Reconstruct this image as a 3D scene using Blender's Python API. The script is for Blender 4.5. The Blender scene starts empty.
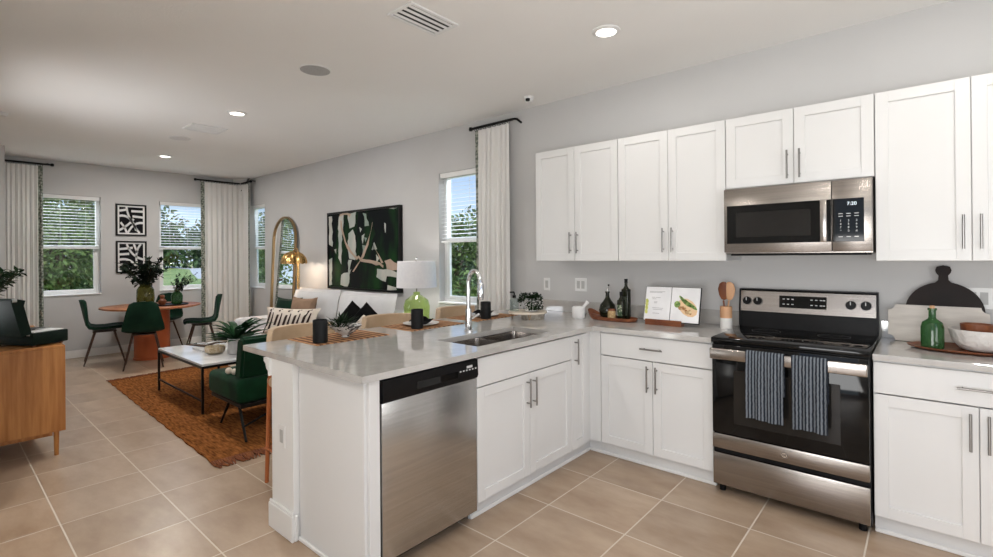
import bpy, bmesh, math, random
from mathutils import Vector, Matrix
random.seed(7)
C = bpy.context.scene.collection
PI = math.pi
R = math.radians
H = 2.814            # ceiling height
XF = -8.282          # far wall
# ------------------------------------------------------------------ camera
cam = bpy.data.cameras.new('camera'); camo = bpy.data.objects.new('camera', cam); C.objects.link(camo)
yaw, pit, rol = R(40.996), R(0.1267), R(-0.458)
fw = Vector((-math.sin(yaw)*math.cos(pit), math.cos(yaw)*math.cos(pit), math.sin(pit)))
rt = Vector((math.cos(yaw), math.sin(yaw), 0)); up = rt.cross(fw)
r2 = rt*math.cos(rol)+up*math.sin(rol); u2 = -rt*math.sin(rol)+up*math.cos(rol)
m = Matrix((r2, u2, -fw)).transposed().to_4x4(); m.translation = Vector((0.9718, -3.7344, 1.4129))
camo.matrix_world = m
cam.sensor_fit = 'HORIZONTAL'; cam.sensor_width = 36; cam.lens = 36*493.73/993
cam.shift_y = -23.17/993; cam.clip_start = 0.05; cam.clip_end = 400
bpy.context.scene.camera = camo
# ------------------------------------------------------------------ view
vs = bpy.context.scene.view_settings
bpy.context.scene.display_settings.display_device = 'sRGB'
vs.view_transform = 'Standard'; vs.look = 'None'; vs.gamma = 1; vs.use_curve_mapping = False
vs.exposure = 0.08
# ------------------------------------------------------------------ sky, sun, added fill lamps
w = bpy.data.worlds.new('sky'); bpy.context.scene.world = w; w.use_nodes = True
nt = w.node_tree; nt.nodes.clear()
wo = nt.nodes.new('ShaderNodeOutputWorld'); bg = nt.nodes.new('ShaderNodeBackground')
tc = nt.nodes.new('ShaderNodeTexCoord'); sp = nt.nodes.new('ShaderNodeSeparateXYZ'); cr = nt.nodes.new('ShaderNodeValToRGB')
nz = nt.nodes.new('ShaderNodeTexNoise'); nz.inputs['Scale'].default_value = 3; nz.inputs['Detail'].default_value = 5
cl = nt.nodes.new('ShaderNodeValToRGB'); mx = nt.nodes.new('ShaderNodeMixRGB')
cr.color_ramp.elements[0].position = 0.0; cr.color_ramp.elements[0].color = (0.62, 0.74, 0.86, 1)
cr.color_ramp.elements[1].position = 0.35; cr.color_ramp.elements[1].color = (0.13, 0.3, 0.68, 1)
cl.color_ramp.elements[0].position = 0.56; cl.color_ramp.elements[1].position = 0.75
mx.inputs[2].default_value = (0.85, 0.88, 0.92, 1)
L = nt.links.new
L(tc.outputs['Generated'], sp.inputs[0]); L(sp.outputs['Z'], cr.inputs[0]); L(tc.outputs['Generated'], nz.inputs['Vector'])
L(nz.outputs['Fac'], cl.inputs[0]); L(cl.outputs[0], mx.inputs[0]); L(cr.outputs[0], mx.inputs[1]); L(mx.outputs[0], bg.inputs[0])
L(bg.outputs[0], wo.inputs[0]); bg.inputs[1].default_value = 1.35

def light(name, kind, loc, energy, color=(1, 1, 1), rot=None, to=None, **k):
    d = bpy.data.lights.new(name, kind); d.energy = energy; d.color = color
    for a, b in k.items(): setattr(d, a, b)
    o = bpy.data.objects.new(name, d); C.objects.link(o); o.location = loc
    if to is not None: o.rotation_euler = (Vector(to)-Vector(loc)).to_track_quat('-Z', 'Y').to_euler()
    if rot: o.rotation_euler = rot
    return o
light('sun', 'SUN', (0, 0, 20), 3.2, (1, .96, .88), to=(-9, 6, 8), angle=R(1.5))
# added fill lamps outside unseen added openings and above each visible window
light('added_back_fill', 'AREA', (0.75, -6.25, 1.0), 150, (1, .985, .96), rot=(R(138), 0, 0), shape='RECTANGLE', size=2.6, size_y=2.1)  # soft fill added behind the camera, tilted up to the ceiling
light('added_side_fill', 'AREA', (3.05, -2.6, 1.3), 42, (1, .985, .96), rot=(R(138), 0, R(90)), shape='RECTANGLE', size=1.8, size_y=1.4)  # fill lamp added outside an added opening in the right wall

light('added_left_fill', 'AREA', (-4.45, -4.6, .7), 60, (.97, .98, 1), rot=(R(112), 0, 0), shape='RECTANGLE', size=2.0, size_y=2.0)  # unseen lamp added to brighten the living area
for loc, to, e in (((XF-.75, -2.5, 2.95), (XF+1.6, -2.5, 0.2), 65), ((XF-.75, -.95, 2.95), (XF+1.6, -.95, 0.2), 65), ((-7.8, .8, 2.95), (-7.8, -1.5, .2), 30), ((-2.66, .8, 2.95), (-2.66, -1.6, .2), 75)):
    light('added_window_fill', 'AREA', loc, e, (.90, .95, 1), to=to, shape='RECTANGLE', size=.8, size_y=.7)  # lamps added out of sight for sky light and floor bounce
# ------------------------------------------------------------------ material helpers
MATS = {}
def mat(name, col=(.8, .8, .8), rough=.5, metal=0, coat=0, spec=.5, noise=None, col2=None, bump=0, bscale=60, trans=0, ior=1.45, sheen=0, stretch=(1, 1, 1), emit=None, estr=0, aniso=0, detail=4, nlow=.35, nhigh=.65, alpha=1):
    if name in MATS: return MATS[name]
    M = bpy.data.materials.new(name); M.use_nodes = True; t = M.node_tree; b = t.nodes['Principled BSDF']
    b.inputs['Base Color'].default_value = (*col, 1); b.inputs['Roughness'].default_value = rough; b.inputs['Metallic'].default_value = metal
    b.inputs['Specular IOR Level'].default_value = spec; b.inputs['Coat Weight'].default_value = coat; b.inputs['Coat Roughness'].default_value = .08
    b.inputs['Transmission Weight'].default_value = trans; b.inputs['IOR'].default_value = ior; b.inputs['Sheen Weight'].default_value = sheen
    b.inputs['Anisotropic'].default_value = aniso; b.inputs['Alpha'].default_value = alpha
    if emit: b.inputs['Emission Color'].default_value = (*emit, 1); b.inputs['Emission Strength'].default_value = estr
    c = t.nodes.new('ShaderNodeTexCoord'); mp = t.nodes.new('ShaderNodeMapping'); mp.inputs['Scale'].default_value = stretch
    t.links.new(c.outputs['Object'], mp.inputs[0])
    if noise:
        n = t.nodes.new('ShaderNodeTexNoise'); n.inputs['Scale'].default_value = noise; n.inputs['Detail'].default_value = detail
        t.links.new(mp.outputs[0], n.inputs['Vector'])
        r = t.nodes.new('ShaderNodeValToRGB'); r.color_ramp.elements[0].position = nlow; r.color_ramp.elements[1].position = nhigh
        r.color_ramp.elements[0].color = (*col, 1); r.color_ramp.elements[1].color = (*(col2 or [min(1, x*1.1) for x in col]), 1)
        t.links.new(n.outputs['Fac'], r.inputs[0]); t.links.new(r.outputs[0], b.inputs['Base Color'])
    if bump:
        n2 = t.nodes.new('ShaderNodeTexNoise'); n2.inputs['Scale'].default_value = bscale; n2.inputs['Detail'].default_value = 3
        t.links.new(mp.outputs[0], n2.inputs['Vector'])
        bp = t.nodes.new('ShaderNodeBump'); bp.inputs['Strength'].default_value = bump; bp.inputs['Distance'].default_value = .01
        t.links.new(n2.outputs['Fac'], bp.inputs['Height']); t.links.new(bp.outputs[0], b.inputs['Normal'])
    MATS[name] = M
    return M

wall_m = mat('wall_paint', (.56, .555, .55), .85, noise=1.5, col2=(.585, .58, .575), bump=.05, bscale=120)
ceil_m = mat('ceiling_paint', (.86, .85, .83), .9, noise=1.2, col2=(.88, .87, .85), bump=.12, bscale=70)
trim_m = mat('white_trim', (.8, .8, .79), .4, noise=3, col2=(.82, .82, .81))
cab_m = mat('white_cabinet_paint', (.70, .70, .695), .38, noise=2, col2=(.72, .72, .715))
cabin_m = mat('cabinet_inside', (.6, .59, .57), .6, noise=2)
quartz_m = mat('white_quartz', (.46, .445, .425), .04, noise=14, col2=(.51, .495, .475), spec=.8, ior=1.8, detail=8)
steel_m = mat('brushed_stainless_steel', (.29, .262, .24), .25, 1, noise=2, col2=(.34, .31, .285), stretch=(1, 1, 60), bump=.02, bscale=8, aniso=.5)
steelh_m = mat('polished_stainless_steel', (.38, .35, .325), .2, 1, noise=3)
nickel_m = mat('brushed_nickel', (.27, .26, .25), .3, 1, noise=5)
chrome_m = mat('chrome', (.75, .77, .79), .08, 1, noise=5)
blackgl_m = mat('black_glass', (.004, .004, .004), .05, spec=.35, noise=2)
blackpl_m = mat('black_plastic', (.004, .004, .0045), .4, spec=.18, noise=6, col2=(.009, .009, .01))
blackmt_m = mat('black_metal', (.007, .0065, .0065), .4, .2, spec=.3, noise=8)
greyglass_m = mat('grey_oven_glass', (.014, .013, .012), .07, spec=.4, noise=3, col2=(.017, .016, .015))
whitepl_m = mat('white_plastic', (.75, .75, .74), .35, noise=5)
greypl_m = mat('grey_plastic', (.45, .45, .44), .6, noise=20)
dark_m = mat('dark_slot', (.03, .03, .03), .8, noise=5)
display_m = mat('display_digits', (.7, .75, .8), .5, emit=(.7, .8, .9), estr=.6, noise=5)
mark_m = mat('keypad_print', (.6, .6, .6), .5, noise=5)
velvet_m = mat('dark_green_velvet', (.003, .017, .009), .8, sheen=.06, spec=.15, noise=4, col2=(.007, .034, .018), bump=.08, bscale=200)
velvet2_m = mat('emerald_velvet', (.001, .018, .007), .75, sheen=.05, spec=.15, noise=5, col2=(.004, .042, .016), bump=.08, bscale=150)
walnutmt_m = mat('walnut_look_metal', (.045, .018, .010), .4, noise=6, col2=(.07, .03, .016))
terra_m = mat('terracotta_pedestal', (.40, .085, .022), .55, noise=3, col2=(.48, .115, .035), bump=.1, bscale=30)
def wood(name, a, b, stretch=(8, 8, 1), rough=.45, ns=3): return mat(name, a, rough, noise=ns, col2=b, stretch=stretch, bump=.06, bscale=12, detail=6)
oak_m = wood('golden_oak', (.34, .125, .028), (.50, .22, .06), (10, 10, .7))
tabletop_m = wood('warm_table_wood', (.36, .13, .05), (.50, .21, .085), (1, 12, 1))
acacia_m = wood('red_brown_acacia', (.13, .035, .013), (.24, .08, .03), (2, 12, 2))
tanwood_m = wood('light_beech', (.55, .30, .16), (.66, .38, .21), (8, 8, 1))
cognac_m = mat('cognac_wood', (.42, .12, .035), .45, noise=4, col2=(.52, .17, .06), stretch=(6, 6, 1))
tanlea_m = mat('tan_leather', (.50, .36, .23), .5, noise=6, col2=(.58, .43, .29), bump=.08, bscale=90)
sofa_m = mat('light_grey_upholstery', (.60, .60, .61), .9, noise=6, col2=(.66, .66, .67), bump=.15, bscale=250, sheen=.2)
brown_m = mat('tan_brown_cloth', (.22, .14, .09), .9, noise=9, col2=(.28, .18, .12), bump=.1, bscale=300)
black_m = mat('black_cloth', (.004, .004, .0045), .95, spec=.1, noise=9, col2=(.007, .007, .007), bump=.1, bscale=300)
cream_m = mat('cream_cloth', (.62, .55, .47), .9, noise=9, col2=(.7, .63, .55), bump=.1, bscale=300)
rope_m = mat('dark_ceramic', (.004, .0045, .005), .5, spec=.25, noise=9, col2=(.007, .0075, .008), bump=.1, bscale=90)
ceramic_m = mat('white_ceramic', (.72, .71, .69), .25, noise=4, col2=(.78, .77, .75))
ceramicr_m = mat('dimpled_white_ceramic', (.72, .7, .67), .35, noise=4, col2=(.78, .76, .73), bump=.8, bscale=45)
stone_m = mat('grey_stone_pot', (.45, .44, .43), .8, noise=12, col2=(.58, .57, .55), bump=.2, bscale=40)
travert_m = mat('pale_travertine', (.50, .46, .42), .5, noise=5, col2=(.62, .58, .53), stretch=(1, 1, 6), detail=8)
marble_m = mat('white_marble', (.66, .67, .68), .12, noise=3, col2=(.8, .8, .8), detail=9, nlow=.3, nhigh=.5)
brass_m = mat('brushed_brass', (.62, .38, .14), .27, 1, noise=5, col2=(.7, .45, .18))
gold_m = mat('mirror_frame_brass', (.36, .24, .12), .3, 1, noise=5)
mirror_m = mat('mirror_silver', (.9, .9, .9), .01, 1)
def glassy(name, col, dens=.35, rough=.02):
    """thin coloured glass: see-through tint with a fresnel gloss"""
    M = bpy.data.materials.new(name); M.use_nodes = True; t = M.node_tree; t.nodes.clear()
    o = t.nodes.new('ShaderNodeOutputMaterial'); tr = t.nodes.new('ShaderNodeBsdfTransparent'); gl = t.nodes.new('ShaderNodeBsdfGlossy')
    df = t.nodes.new('ShaderNodeBsdfDiffuse'); a = t.nodes.new('ShaderNodeMixShader'); b = t.nodes.new('ShaderNodeMixShader'); fr = t.nodes.new('ShaderNodeMath'); lw = t.nodes.new('ShaderNodeLayerWeight'); lw.inputs[0].default_value = .5; f5 = t.nodes.new('ShaderNodeMath'); f5.operation = 'POWER'; f5.inputs[1].default_value = 4; fr.operation = 'MULTIPLY_ADD'; fr.inputs[1].default_value = .6; fr.inputs[2].default_value = .04; t.links.new(lw.outputs['Facing'], f5.inputs[0]); t.links.new(f5.outputs[0], fr.inputs[0])
    tr.inputs[0].default_value = (*col, 1); df.inputs[0].default_value = (*[c*.5 for c in col], 1); gl.inputs['Roughness'].default_value = rough
    a.inputs[0].default_value = dens
    t.links.new(tr.outputs[0], a.inputs[1]); t.links.new(df.outputs[0], a.inputs[2]); t.links.new(fr.outputs[0], b.inputs[0])
    t.links.new(a.outputs[0], b.inputs[1]); t.links.new(gl.outputs[0], b.inputs[2]); t.links.new(b.outputs[0], o.inputs[0])
    MATS[name] = M; return M
pane_m = glassy('window_glass', (.95, .97, .97), 0.0)
glgreen_m = glassy('bright_green_glass', (.78, .92, .5), .03)
gldark_m = glassy('bottle_green_glass', (.12, .34, .12), .35)
glolive_m = glassy('olive_glass', (.30, .30, .06), .35)
glblack_m = glassy('near_black_green_glass', (.035, .04, .02), .6)
glclear_m = glassy('clear_glass', (.86, .92, .9), .12)
leaf_m = mat('dark_leaf', (.005, .016, .006), .6, spec=.15, noise=9, col2=(.014, .038, .012))
leaf2_m = mat('mid_green_leaf', (.005, .03, .01), .5, spec=.2, noise=7, col2=(.015, .065, .02))
euc_m = mat('blue_green_leaf', (.006, .012, .008), .7, spec=.1, noise=12, col2=(.018, .03, .018))
stem_m = mat('plant_stem', (.05, .04, .02), .8, noise=8)
treel_m = mat('sunlit_tree_leaf', (.07, .13, .03), .7, noise=1.2, col2=(.2, .28, .08))
treed_m = mat('deep_green_tree_leaf', (.04, .085, .03), .7, noise=1.0, col2=(.11, .19, .06))
bark_m = mat('bark', (.09, .06, .04), .9, noise=6, col2=(.14, .1, .07))
# lamp shade: thin cloth that lets light through
shade_m = mat('white_lamp_shade', (.80, .80, .83), .9, noise=30, col2=(.84, .84, .86))
shade_m.node_tree.nodes['Principled BSDF'].inputs['Subsurface Weight'].default_value = 0

def curtain_mat():
    M = mat('sheer_cream_curtain', (.90, .885, .86), .95, noise=3, col2=(.93, .915, .89), stretch=(1, 1, .1))
    t = M.node_tree; b = t.nodes['Principled BSDF']; o = [n for n in t.nodes if n.type == 'OUTPUT_MATERIAL'][0]
    tl = t.nodes.new('ShaderNodeBsdfTranslucent'); tl.inputs[0].default_value = (.8, .78, .74, 1); ms = t.nodes.new('ShaderNodeMixShader'); ms.inputs[0].default_value = .22
    t.links.new(b.outputs[0], ms.inputs[1]); t.links.new(tl.outputs[0], ms.inputs[2]); t.links.new(ms.outputs[0], o.inputs[0])
    return M
curtain_m = curtain_mat()
def checker_mat(name, a, b, scale, rough=.9, coord='Object', stretch=(1, 1, 1), kind='checker'):
    M = mat(name, a, rough); t = M.node_tree; bs = t.nodes['Principled BSDF']
    c = t.nodes.new('ShaderNodeTexCoord'); mp = t.nodes.new('ShaderNodeMapping'); mp.inputs['Scale'].default_value = stretch
    t.links.new(c.outputs[coord], mp.inputs[0])
    if kind == 'checker':
        k = t.nodes.new('ShaderNodeTexChecker'); k.inputs['Color1'].default_value = (*a, 1); k.inputs['Color2'].default_value = (*b, 1); k.inputs['Scale'].default_value = scale
        mp.inputs['Rotation'].default_value = (R(10), R(45), R(45)); t.links.new(mp.outputs[0], k.inputs['Vector']); t.links.new(k.outputs['Color'], bs.inputs['Base Color'])
    else:
        k = t.nodes.new('ShaderNodeTexWave'); k.wave_type = 'BANDS'; k.bands_direction = kind; k.inputs['Scale'].default_value = scale; k.inputs['Distortion'].default_value = 1.2; k.inputs['Detail'].default_value = 2; k.inputs['Detail Scale'].default_value = 3
        r = t.nodes.new('ShaderNodeValToRGB'); r.color_ramp.elements[0].color = (*a, 1); r.color_ramp.elements[1].color = (*b, 1); r.color_ramp.elements[0].position = .4; r.color_ramp.elements[1].position = .6
        t.links.new(mp.outputs[0], k.inputs['Vector']); t.links.new(k.outputs['Fac'], r.inputs[0]); t.links.new(r.outputs[0], bs.inputs['Base Color'])
    return M
band_m = checker_mat('patterned_curtain_band', (.13, .15, .12), (.36, .37, .32), 30)
towel_m = checker_mat('navy_grey_striped_cloth', (.008, .012, .02), (.15, .17, .195), 20, kind='X')
mat_m = checker_mat('woven_brown_placemat', (.12, .045, .015), (.46, .24, .11), 7, kind='Y')
jute_m = mat('rust_woven_jute', (.085, .024, .006), 1, noise=16, col2=(.33, .125, .033), stretch=(.8, 4, 1), detail=10, bump=.6, bscale=60, spec=.1, nlow=.3, nhigh=.66)
jute_m.node_tree.nodes['Principled BSDF'].inputs['Roughness'].default_value = 1
for n in jute_m.node_tree.nodes:
    if n.type == 'TEX_WAVE': n.inputs['Distortion'].default_value = 6; n.inputs['Detail'].default_value = 5; n.inputs['Detail Scale'].default_value = 6

def tile_mat():
    M = bpy.data.materials.new('tan_floor_tile'); M.use_nodes = True; t = M.node_tree; b = t.nodes['Principled BSDF']
    c = t.nodes.new('ShaderNodeTexCoord'); s = t.nodes.new('ShaderNodeSeparateXYZ'); t.links.new(c.outputs['Object'], s.inputs[0])
    def ma(op, a, bb=None, **k):
        n = t.nodes.new('ShaderNodeMath'); n.operation = op
        for i, v in enumerate((a, bb)):
            if v is None: continue
            if isinstance(v, (int, float)): n.inputs[i].default_value = v
            else: t.links.new(v, n.inputs[i])
        return n.outputs[0]
    px, py, ox, oy = .4665, .4625, .655, .965
    u = ma('DIVIDE', ma('ADD', s.outputs[0], ox+px*60), px); v = ma('DIVIDE', ma('ADD', s.outputs[1], oy+py*60), py)
    def edge(q, wd):
        f = ma('FRACT', q); return ma('LESS_THAN', ma('MINIMUM', f, ma('SUBTRACT', 1.0, f)), wd)
    g = ma('MAXIMUM', edge(u, .0078), edge(v, .0078))
    cell = t.nodes.new('ShaderNodeCombineXYZ'); t.links.new(ma('FLOOR', u), cell.inputs[0]); t.links.new(ma('FLOOR', v), cell.inputs[1])
    wn = t.nodes.new('ShaderNodeTexWhiteNoise'); t.links.new(cell.outputs[0], wn.inputs['Vector'])
    mp = t.nodes.new('ShaderNodeMapping'); mp.inputs['Scale'].default_value = (1, 2.2, 1); t.links.new(c.outputs['Object'], mp.inputs[0])
    av = t.nodes.new('ShaderNodeVectorMath'); av.operation = 'ADD'; t.links.new(mp.outputs[0], av.inputs[0]); t.links.new(wn.outputs['Color'], av.inputs[1])
    n = t.nodes.new('ShaderNodeTexNoise'); n.inputs['Scale'].default_value = 2.6; n.inputs['Detail'].default_value = 7; n.inputs['Roughness'].default_value = .6; t.links.new(av.outputs[0], n.inputs['Vector'])
    r = t.nodes.new('ShaderNodeValToRGB'); r.color_ramp.elements[0].position = .3; r.color_ramp.elements[1].position = .72
    r.color_ramp.elements[0].color = (.34, .235, .155, 1); r.color_ramp.elements[1].color = (.49, .375, .275, 1); t.links.new(n.outputs['Fac'], r.inputs[0])
    hv = t.nodes.new('ShaderNodeHueSaturation'); t.links.new(r.outputs[0], hv.inputs['Color']); t.links.new(ma('ADD', ma('MULTIPLY', wn.outputs['Value'], .14), .93), hv.inputs['Value'])
    m_ = t.nodes.new('ShaderNodeMixRGB'); m_.inputs[2].default_value = (.66, .59, .50, 1); t.links.new(g, m_.inputs[0]); t.links.new(hv.outputs[0], m_.inputs[1])
    t.links.new(m_.outputs[0], b.inputs['Base Color'])
    t.links.new(ma('ADD', ma('MULTIPLY', g, .5), .3), b.inputs['Roughness'])
    bp = t.nodes.new('ShaderNodeBump'); bp.inputs['Strength'].default_value = .3; bp.inputs['Distance'].default_value = .002; t.links.new(ma('SUBTRACT', 1.0, g), bp.inputs['Height']); t.links.new(bp.outputs[0], b.inputs['Normal'])
    return M
tile_m = tile_mat()
lawn_m = mat('lawn_grass', (.22, .31, .08), .95, noise=.3, col2=(.38, .44, .15), detail=8)
path_m = mat('pale_concrete', (.62, .60, .56), .9, noise=3, col2=(.7, .68, .64))

# ------------------------------------------------------------------ mesh builder
class MB:
    def __init__(s): s.bm = bmesh.new()
    def box(s, x0, x1, y0, y1, z0, z1, bev=0, seg=1):
        if x0 > x1: x0, x1 = x1, x0
        if y0 > y1: y0, y1 = y1, y0
        if z0 > z1: z0, z1 = z1, z0
        v = [s.bm.verts.new((x, y, z)) for x in (x0, x1) for y in (y0, y1) for z in (z0, z1)]
        fs = [s.bm.faces.new([v[i] for i in q]) for q in ((0, 1, 3, 2), (4, 6, 7, 5), (0, 4, 5, 1), (2, 3, 7, 6), (0, 2, 6, 4), (1, 5, 7, 3))]
        if bev: bmesh.ops.bevel(s.bm, geom=list({e for f in fs for e in f.edges}), offset=bev, segments=seg, affect='EDGES', profile=.5)
        return s
    def lathe(s, prof, c=(0, 0, 0), n=24, axis='z', sx=1, sy=1):
        rings = []
        for r, z in prof:
            ring = []
            for k in range(n if r > 1e-6 else 1):
                a = 2*PI*k/n; p = (r*math.cos(a)*sx, r*math.sin(a)*sy, z)
                if axis == 'x': p = (p[2], p[0], p[1])
                if axis == 'y': p = (p[0], p[2], p[1])
                ring.append(s.bm.verts.new((p[0]+c[0], p[1]+c[1], p[2]+c[2])))
            rings.append(ring)
        for a, b in zip(rings, rings[1:]):
            for k in range(n):
                q = [a[k % len(a)], a[(k+1) % len(a)], b[(k+1) % len(b)], b[k % len(b)]]
                q = list(dict.fromkeys(q))
                if len(q) > 2:
                    try: s.bm.faces.new(q)
                    except ValueError: pass
        return s
    def cyl(s, c, r, h, n=24, axis='z', r2=None):
        r2 = r if r2 is None else r2
        return s.lathe([(0, 0), (r, 0), (r2, h), (0, h)], c, n, axis)
    def tube(s, pts, r, n=8, cap=True):
        pts = [Vector(p) for p in pts]; rs = r if isinstance(r, (list, tuple)) else [r]*len(pts)
        rings = []; prev = None
        for i, p in enumerate(pts):
            t = (pts[min(i+1, len(pts)-1)]-pts[max(i-1, 0)]).normalized()
            a = prev if prev is not None else (Vector((0, 0, 1)) if abs(t.z) < .9 else Vector((1, 0, 0)))
            u = (a-t*a.dot(t)).normalized(); prev = u; v = t.cross(u)
            rings.append([s.bm.verts.new(p+(u*math.cos(2*PI*k/n)+v*math.sin(2*PI*k/n))*rs[i]) for k in range(n)])
        for a, b in zip(rings, rings[1:]):
            for k in range(n): s.bm.faces.new((a[k], a[(k+1) % n], b[(k+1) % n], b[k]))
        if cap: s.bm.faces.new(rings[0][::-1]); s.bm.faces.new(rings[-1])
        return s
    def prism(s, poly, f0, f1):
        """poly: 2D pts; f0/f1 map a 2D pt to 3D on either cap"""
        a = [s.bm.verts.new(f0(*p)) for p in poly]; b = [s.bm.verts.new(f1(*p)) for p in poly]
        s.bm.faces.new(a); s.bm.faces.new(b[::-1]); n = len(poly)
        for k in range(n): s.bm.faces.new((a[k], b[k], b[(k+1) % n], a[(k+1) % n]))
        return s
    def grid(s, P, thick=0, closed=False):
        """P[i][j] points"""
        V = [[s.bm.verts.new(p) for p in row] for row in P]; fs = []
        for i in range(len(V)-1):
            for j in range(len(V[0])-1 + (1 if closed else 0)):
                j2 = (j+1) % len(V[0]); fs.append(s.bm.faces.new((V[i][j], V[i][j2], V[i+1][j2], V[i+1][j])))
        if thick:
            bmesh.ops.recalc_face_normals(s.bm, faces=fs)
            bmesh.ops.solidify(s.bm, geom=fs, thickness=thick)
        return s
    def leaf(s, b, d, up, ln, wd, fold=.15, droop=0):
        b = Vector(b); d = Vector(d).normalized(); side = d.cross(Vector(up))
        if side.length < 1e-3: side = d.cross(Vector((1, 0, .1)))
        side.normalize(); nn = side.cross(d)
        m1 = b+d*ln*.45+nn*0; t = b+d*ln-Vector((0, 0, droop*ln)); q = [b, m1+side*wd/2+nn*fold*wd, t, m1-side*wd/2+nn*fold*wd]
        v = [s.bm.verts.new(p) for p in q]; mid = s.bm.verts.new(m1)
        s.bm.faces.new((v[0], mid, v[1])); s.bm.faces.new((mid, v[2], v[1])); s.bm.faces.new((v[0], v[3], mid)); s.bm.faces.new((mid, v[3], v[2]))
        return s
    def pillow(s, w_, h_, t_, M=None, n=12, pinch=.12, notch=0):
        for sd in (1, -1):
            P = []
            for i in range(n+1):
                row = []
                for j in range(n+1):
                    u = -1+2*i/n; v = -1+2*j/n
                    th = t_/2*max(0, (1-u**4)*(1-v**4))**.55+.002
                    x = u*w_/2*(1-pinch*(1-v*v)); z = v*h_/2*(1-pinch*(1-u*u))
                    if notch and v > 0: z -= notch*v*math.exp(-(u/.35)**2)
                    p = Vector((x, sd*th, z))
                    row.append(M @ p if M else p)
                P.append(row)
            s.grid(P)
        bmesh.ops.remove_doubles(s.bm, verts=s.bm.verts, dist=.0045)
        return s
    def build(s, name, m, parent=None, smooth=True, local=False, angle=35, origin=None):
        bmesh.ops.recalc_face_normals(s.bm, faces=s.bm.faces)
        if parent is not None and not local:
            o = Vector(parent.location); q = parent.parent
            while q: o += q.location; q = q.parent
            bmesh.ops.translate(s.bm, verts=s.bm.verts, vec=-o)
        me = bpy.data.meshes.new(name); loc = None
        if parent is None and not local:
            if origin is None:
                xs = [v.co for v in s.bm.verts]; origin = ((min(v.x for v in xs)+max(v.x for v in xs))/2, (min(v.y for v in xs)+max(v.y for v in xs))/2, min(v.z for v in xs))
            bmesh.ops.translate(s.bm, verts=s.bm.verts, vec=-Vector(origin)); loc = origin
        s.bm.to_mesh(me); s.bm.free()
        if smooth:
            me.shade_smooth(); me.set_sharp_from_angle(angle=R(angle))
        me.materials.append(m)
        o = bpy.data.objects.new(name, me); C.objects.link(o)
        if loc: o.location = loc
        if parent: o.parent = parent
        return o

def tag(o, label, cat, group=None):
    o['label'] = label; o['category'] = cat
    if group: o['group'] = group
    return o
def thing(name, label, cat, loc, group=None):
    o = bpy.data.objects.new(name, None); C.objects.link(o); o.location = loc; o.empty_display_size = .1
    return tag(o, label, cat, group)
def struct(o): o['kind'] = 'structure'; return o
def copy_tree(o, parent=None):
    c = o.copy(); C.objects.link(c); c.parent = parent
    for ch in list(o.children): copy_tree(ch, c)
    return c
def dup(o, loc, rz=0, label=None, group=None):
    c = copy_tree(o); c.location = loc; c.rotation_euler = (0, 0, rz)
    if label: c['label'] = label
    if group: c['group'] = group
    return c
def text_mesh(txt, size, m, name, parent, M):
    cu = bpy.data.curves.new(name, 'FONT'); cu.body = txt; cu.size = size; cu.align_x = 'CENTER'; cu.align_y = 'CENTER'; cu.extrude = .0003
    o = bpy.data.objects.new(name, cu); C.objects.link(o)
    bpy.context.view_layer.update()
    me = bpy.data.meshes.new_from_object(o.evaluated_get(bpy.context.evaluated_depsgraph_get()))
    bpy.data.objects.remove(o); me.transform(M); me.materials.clear(); me.materials.append(m); me.name = name
    q = bpy.data.objects.new(name, me); C.objects.link(q); q.parent = parent
    pl = Vector(parent.location); pp = parent.parent
    while pp: pl += pp.location; pp = pp.parent
    q.data.transform(Matrix.Translation(-pl))
    return q

# ------------------------------------------------------------------ SETTING
# openings: window_1 (far wall, left), window_2 (far wall, right), window_3 (long wall, far), window_4 (long wall, near kitchen)
W1 = (-2.96, -2.05); W2 = (-1.31, -.50); W3 = (-8.10, -7.46); W4 = (-3.12, -2.20); WZ = (.90, 2.34); RAIL = 1.6
TH = .16
struct(MB().box(XF-.2, 3.2, -6.3, .2, -.12, 0).build('floor', tile_m, smooth=False, origin=(0, 0, 0)))
struct(MB().box(XF-.2, 3.2, -6.3, .2, H, H+.15).build('ceiling', ceil_m, smooth=False))
def wall_with_holes(name, along, a0, a1, p0, p1, holes, m=wall_m, z1=H):
    b = MB()
    def bx(u0, u1, zz0, zz1):
        if along == 'x': b.box(u0, u1, p0, p1, zz0, zz1)
        else: b.box(p0, p1, u0, u1, zz0, zz1)
    cur = a0
    for h0, h1, hz0, hz1 in sorted(holes):
        bx(cur, h0, 0, z1); bx(h0, h1, 0, hz0); bx(h0, h1, hz1, z1); cur = h1
    bx(cur, a1, 0, z1)
    return struct(b.build(name, m, smooth=False))
wall_with_holes('wall_long', 'x', XF-TH, 3.0, 0, TH, [(W3[0], W3[1], *WZ), (W4[0], W4[1], *WZ)])
wall_with_holes('wall_far', 'y', -3.12, 0, XF-TH, XF, [(W1[0], W1[1], *WZ), (W2[0], W2[1], *WZ)])
struct(MB().box(XF-TH, -7.5, -3.72, -3.12, 0, H).build('wall_return', wall_m, smooth=False))
struct(MB().box(-2.6, .1, -4.72, -4.6, 0, H).build('wall_added_shade', wall_m, smooth=False))  # unseen wall added to shade the peninsula end panel
struct(MB().box(-2.72, -2.6, -6.0, -3.72, 0, H).build('wall_hall', wall_m, smooth=False))
wall_with_holes('wall_back', 'x', -2.72, 2.7, -6.12, -6.0, [(-.55, 2.05, .02, 2.3)])  # opening added out of view for the back fill lamp
wall_with_holes('wall_left', 'x', -7.5, -2.6, -3.72, -3.6, [(-5.05, -3.85, .9, 2.3)])  # opening added out of view for the left fill lamp
wall_with_holes('wall_right', 'y', -6.12, 0, 2.6, 2.76, [(-3.5, -1.7, .9, 2.3)])  # opening added out of view for the side fill lamp

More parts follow.
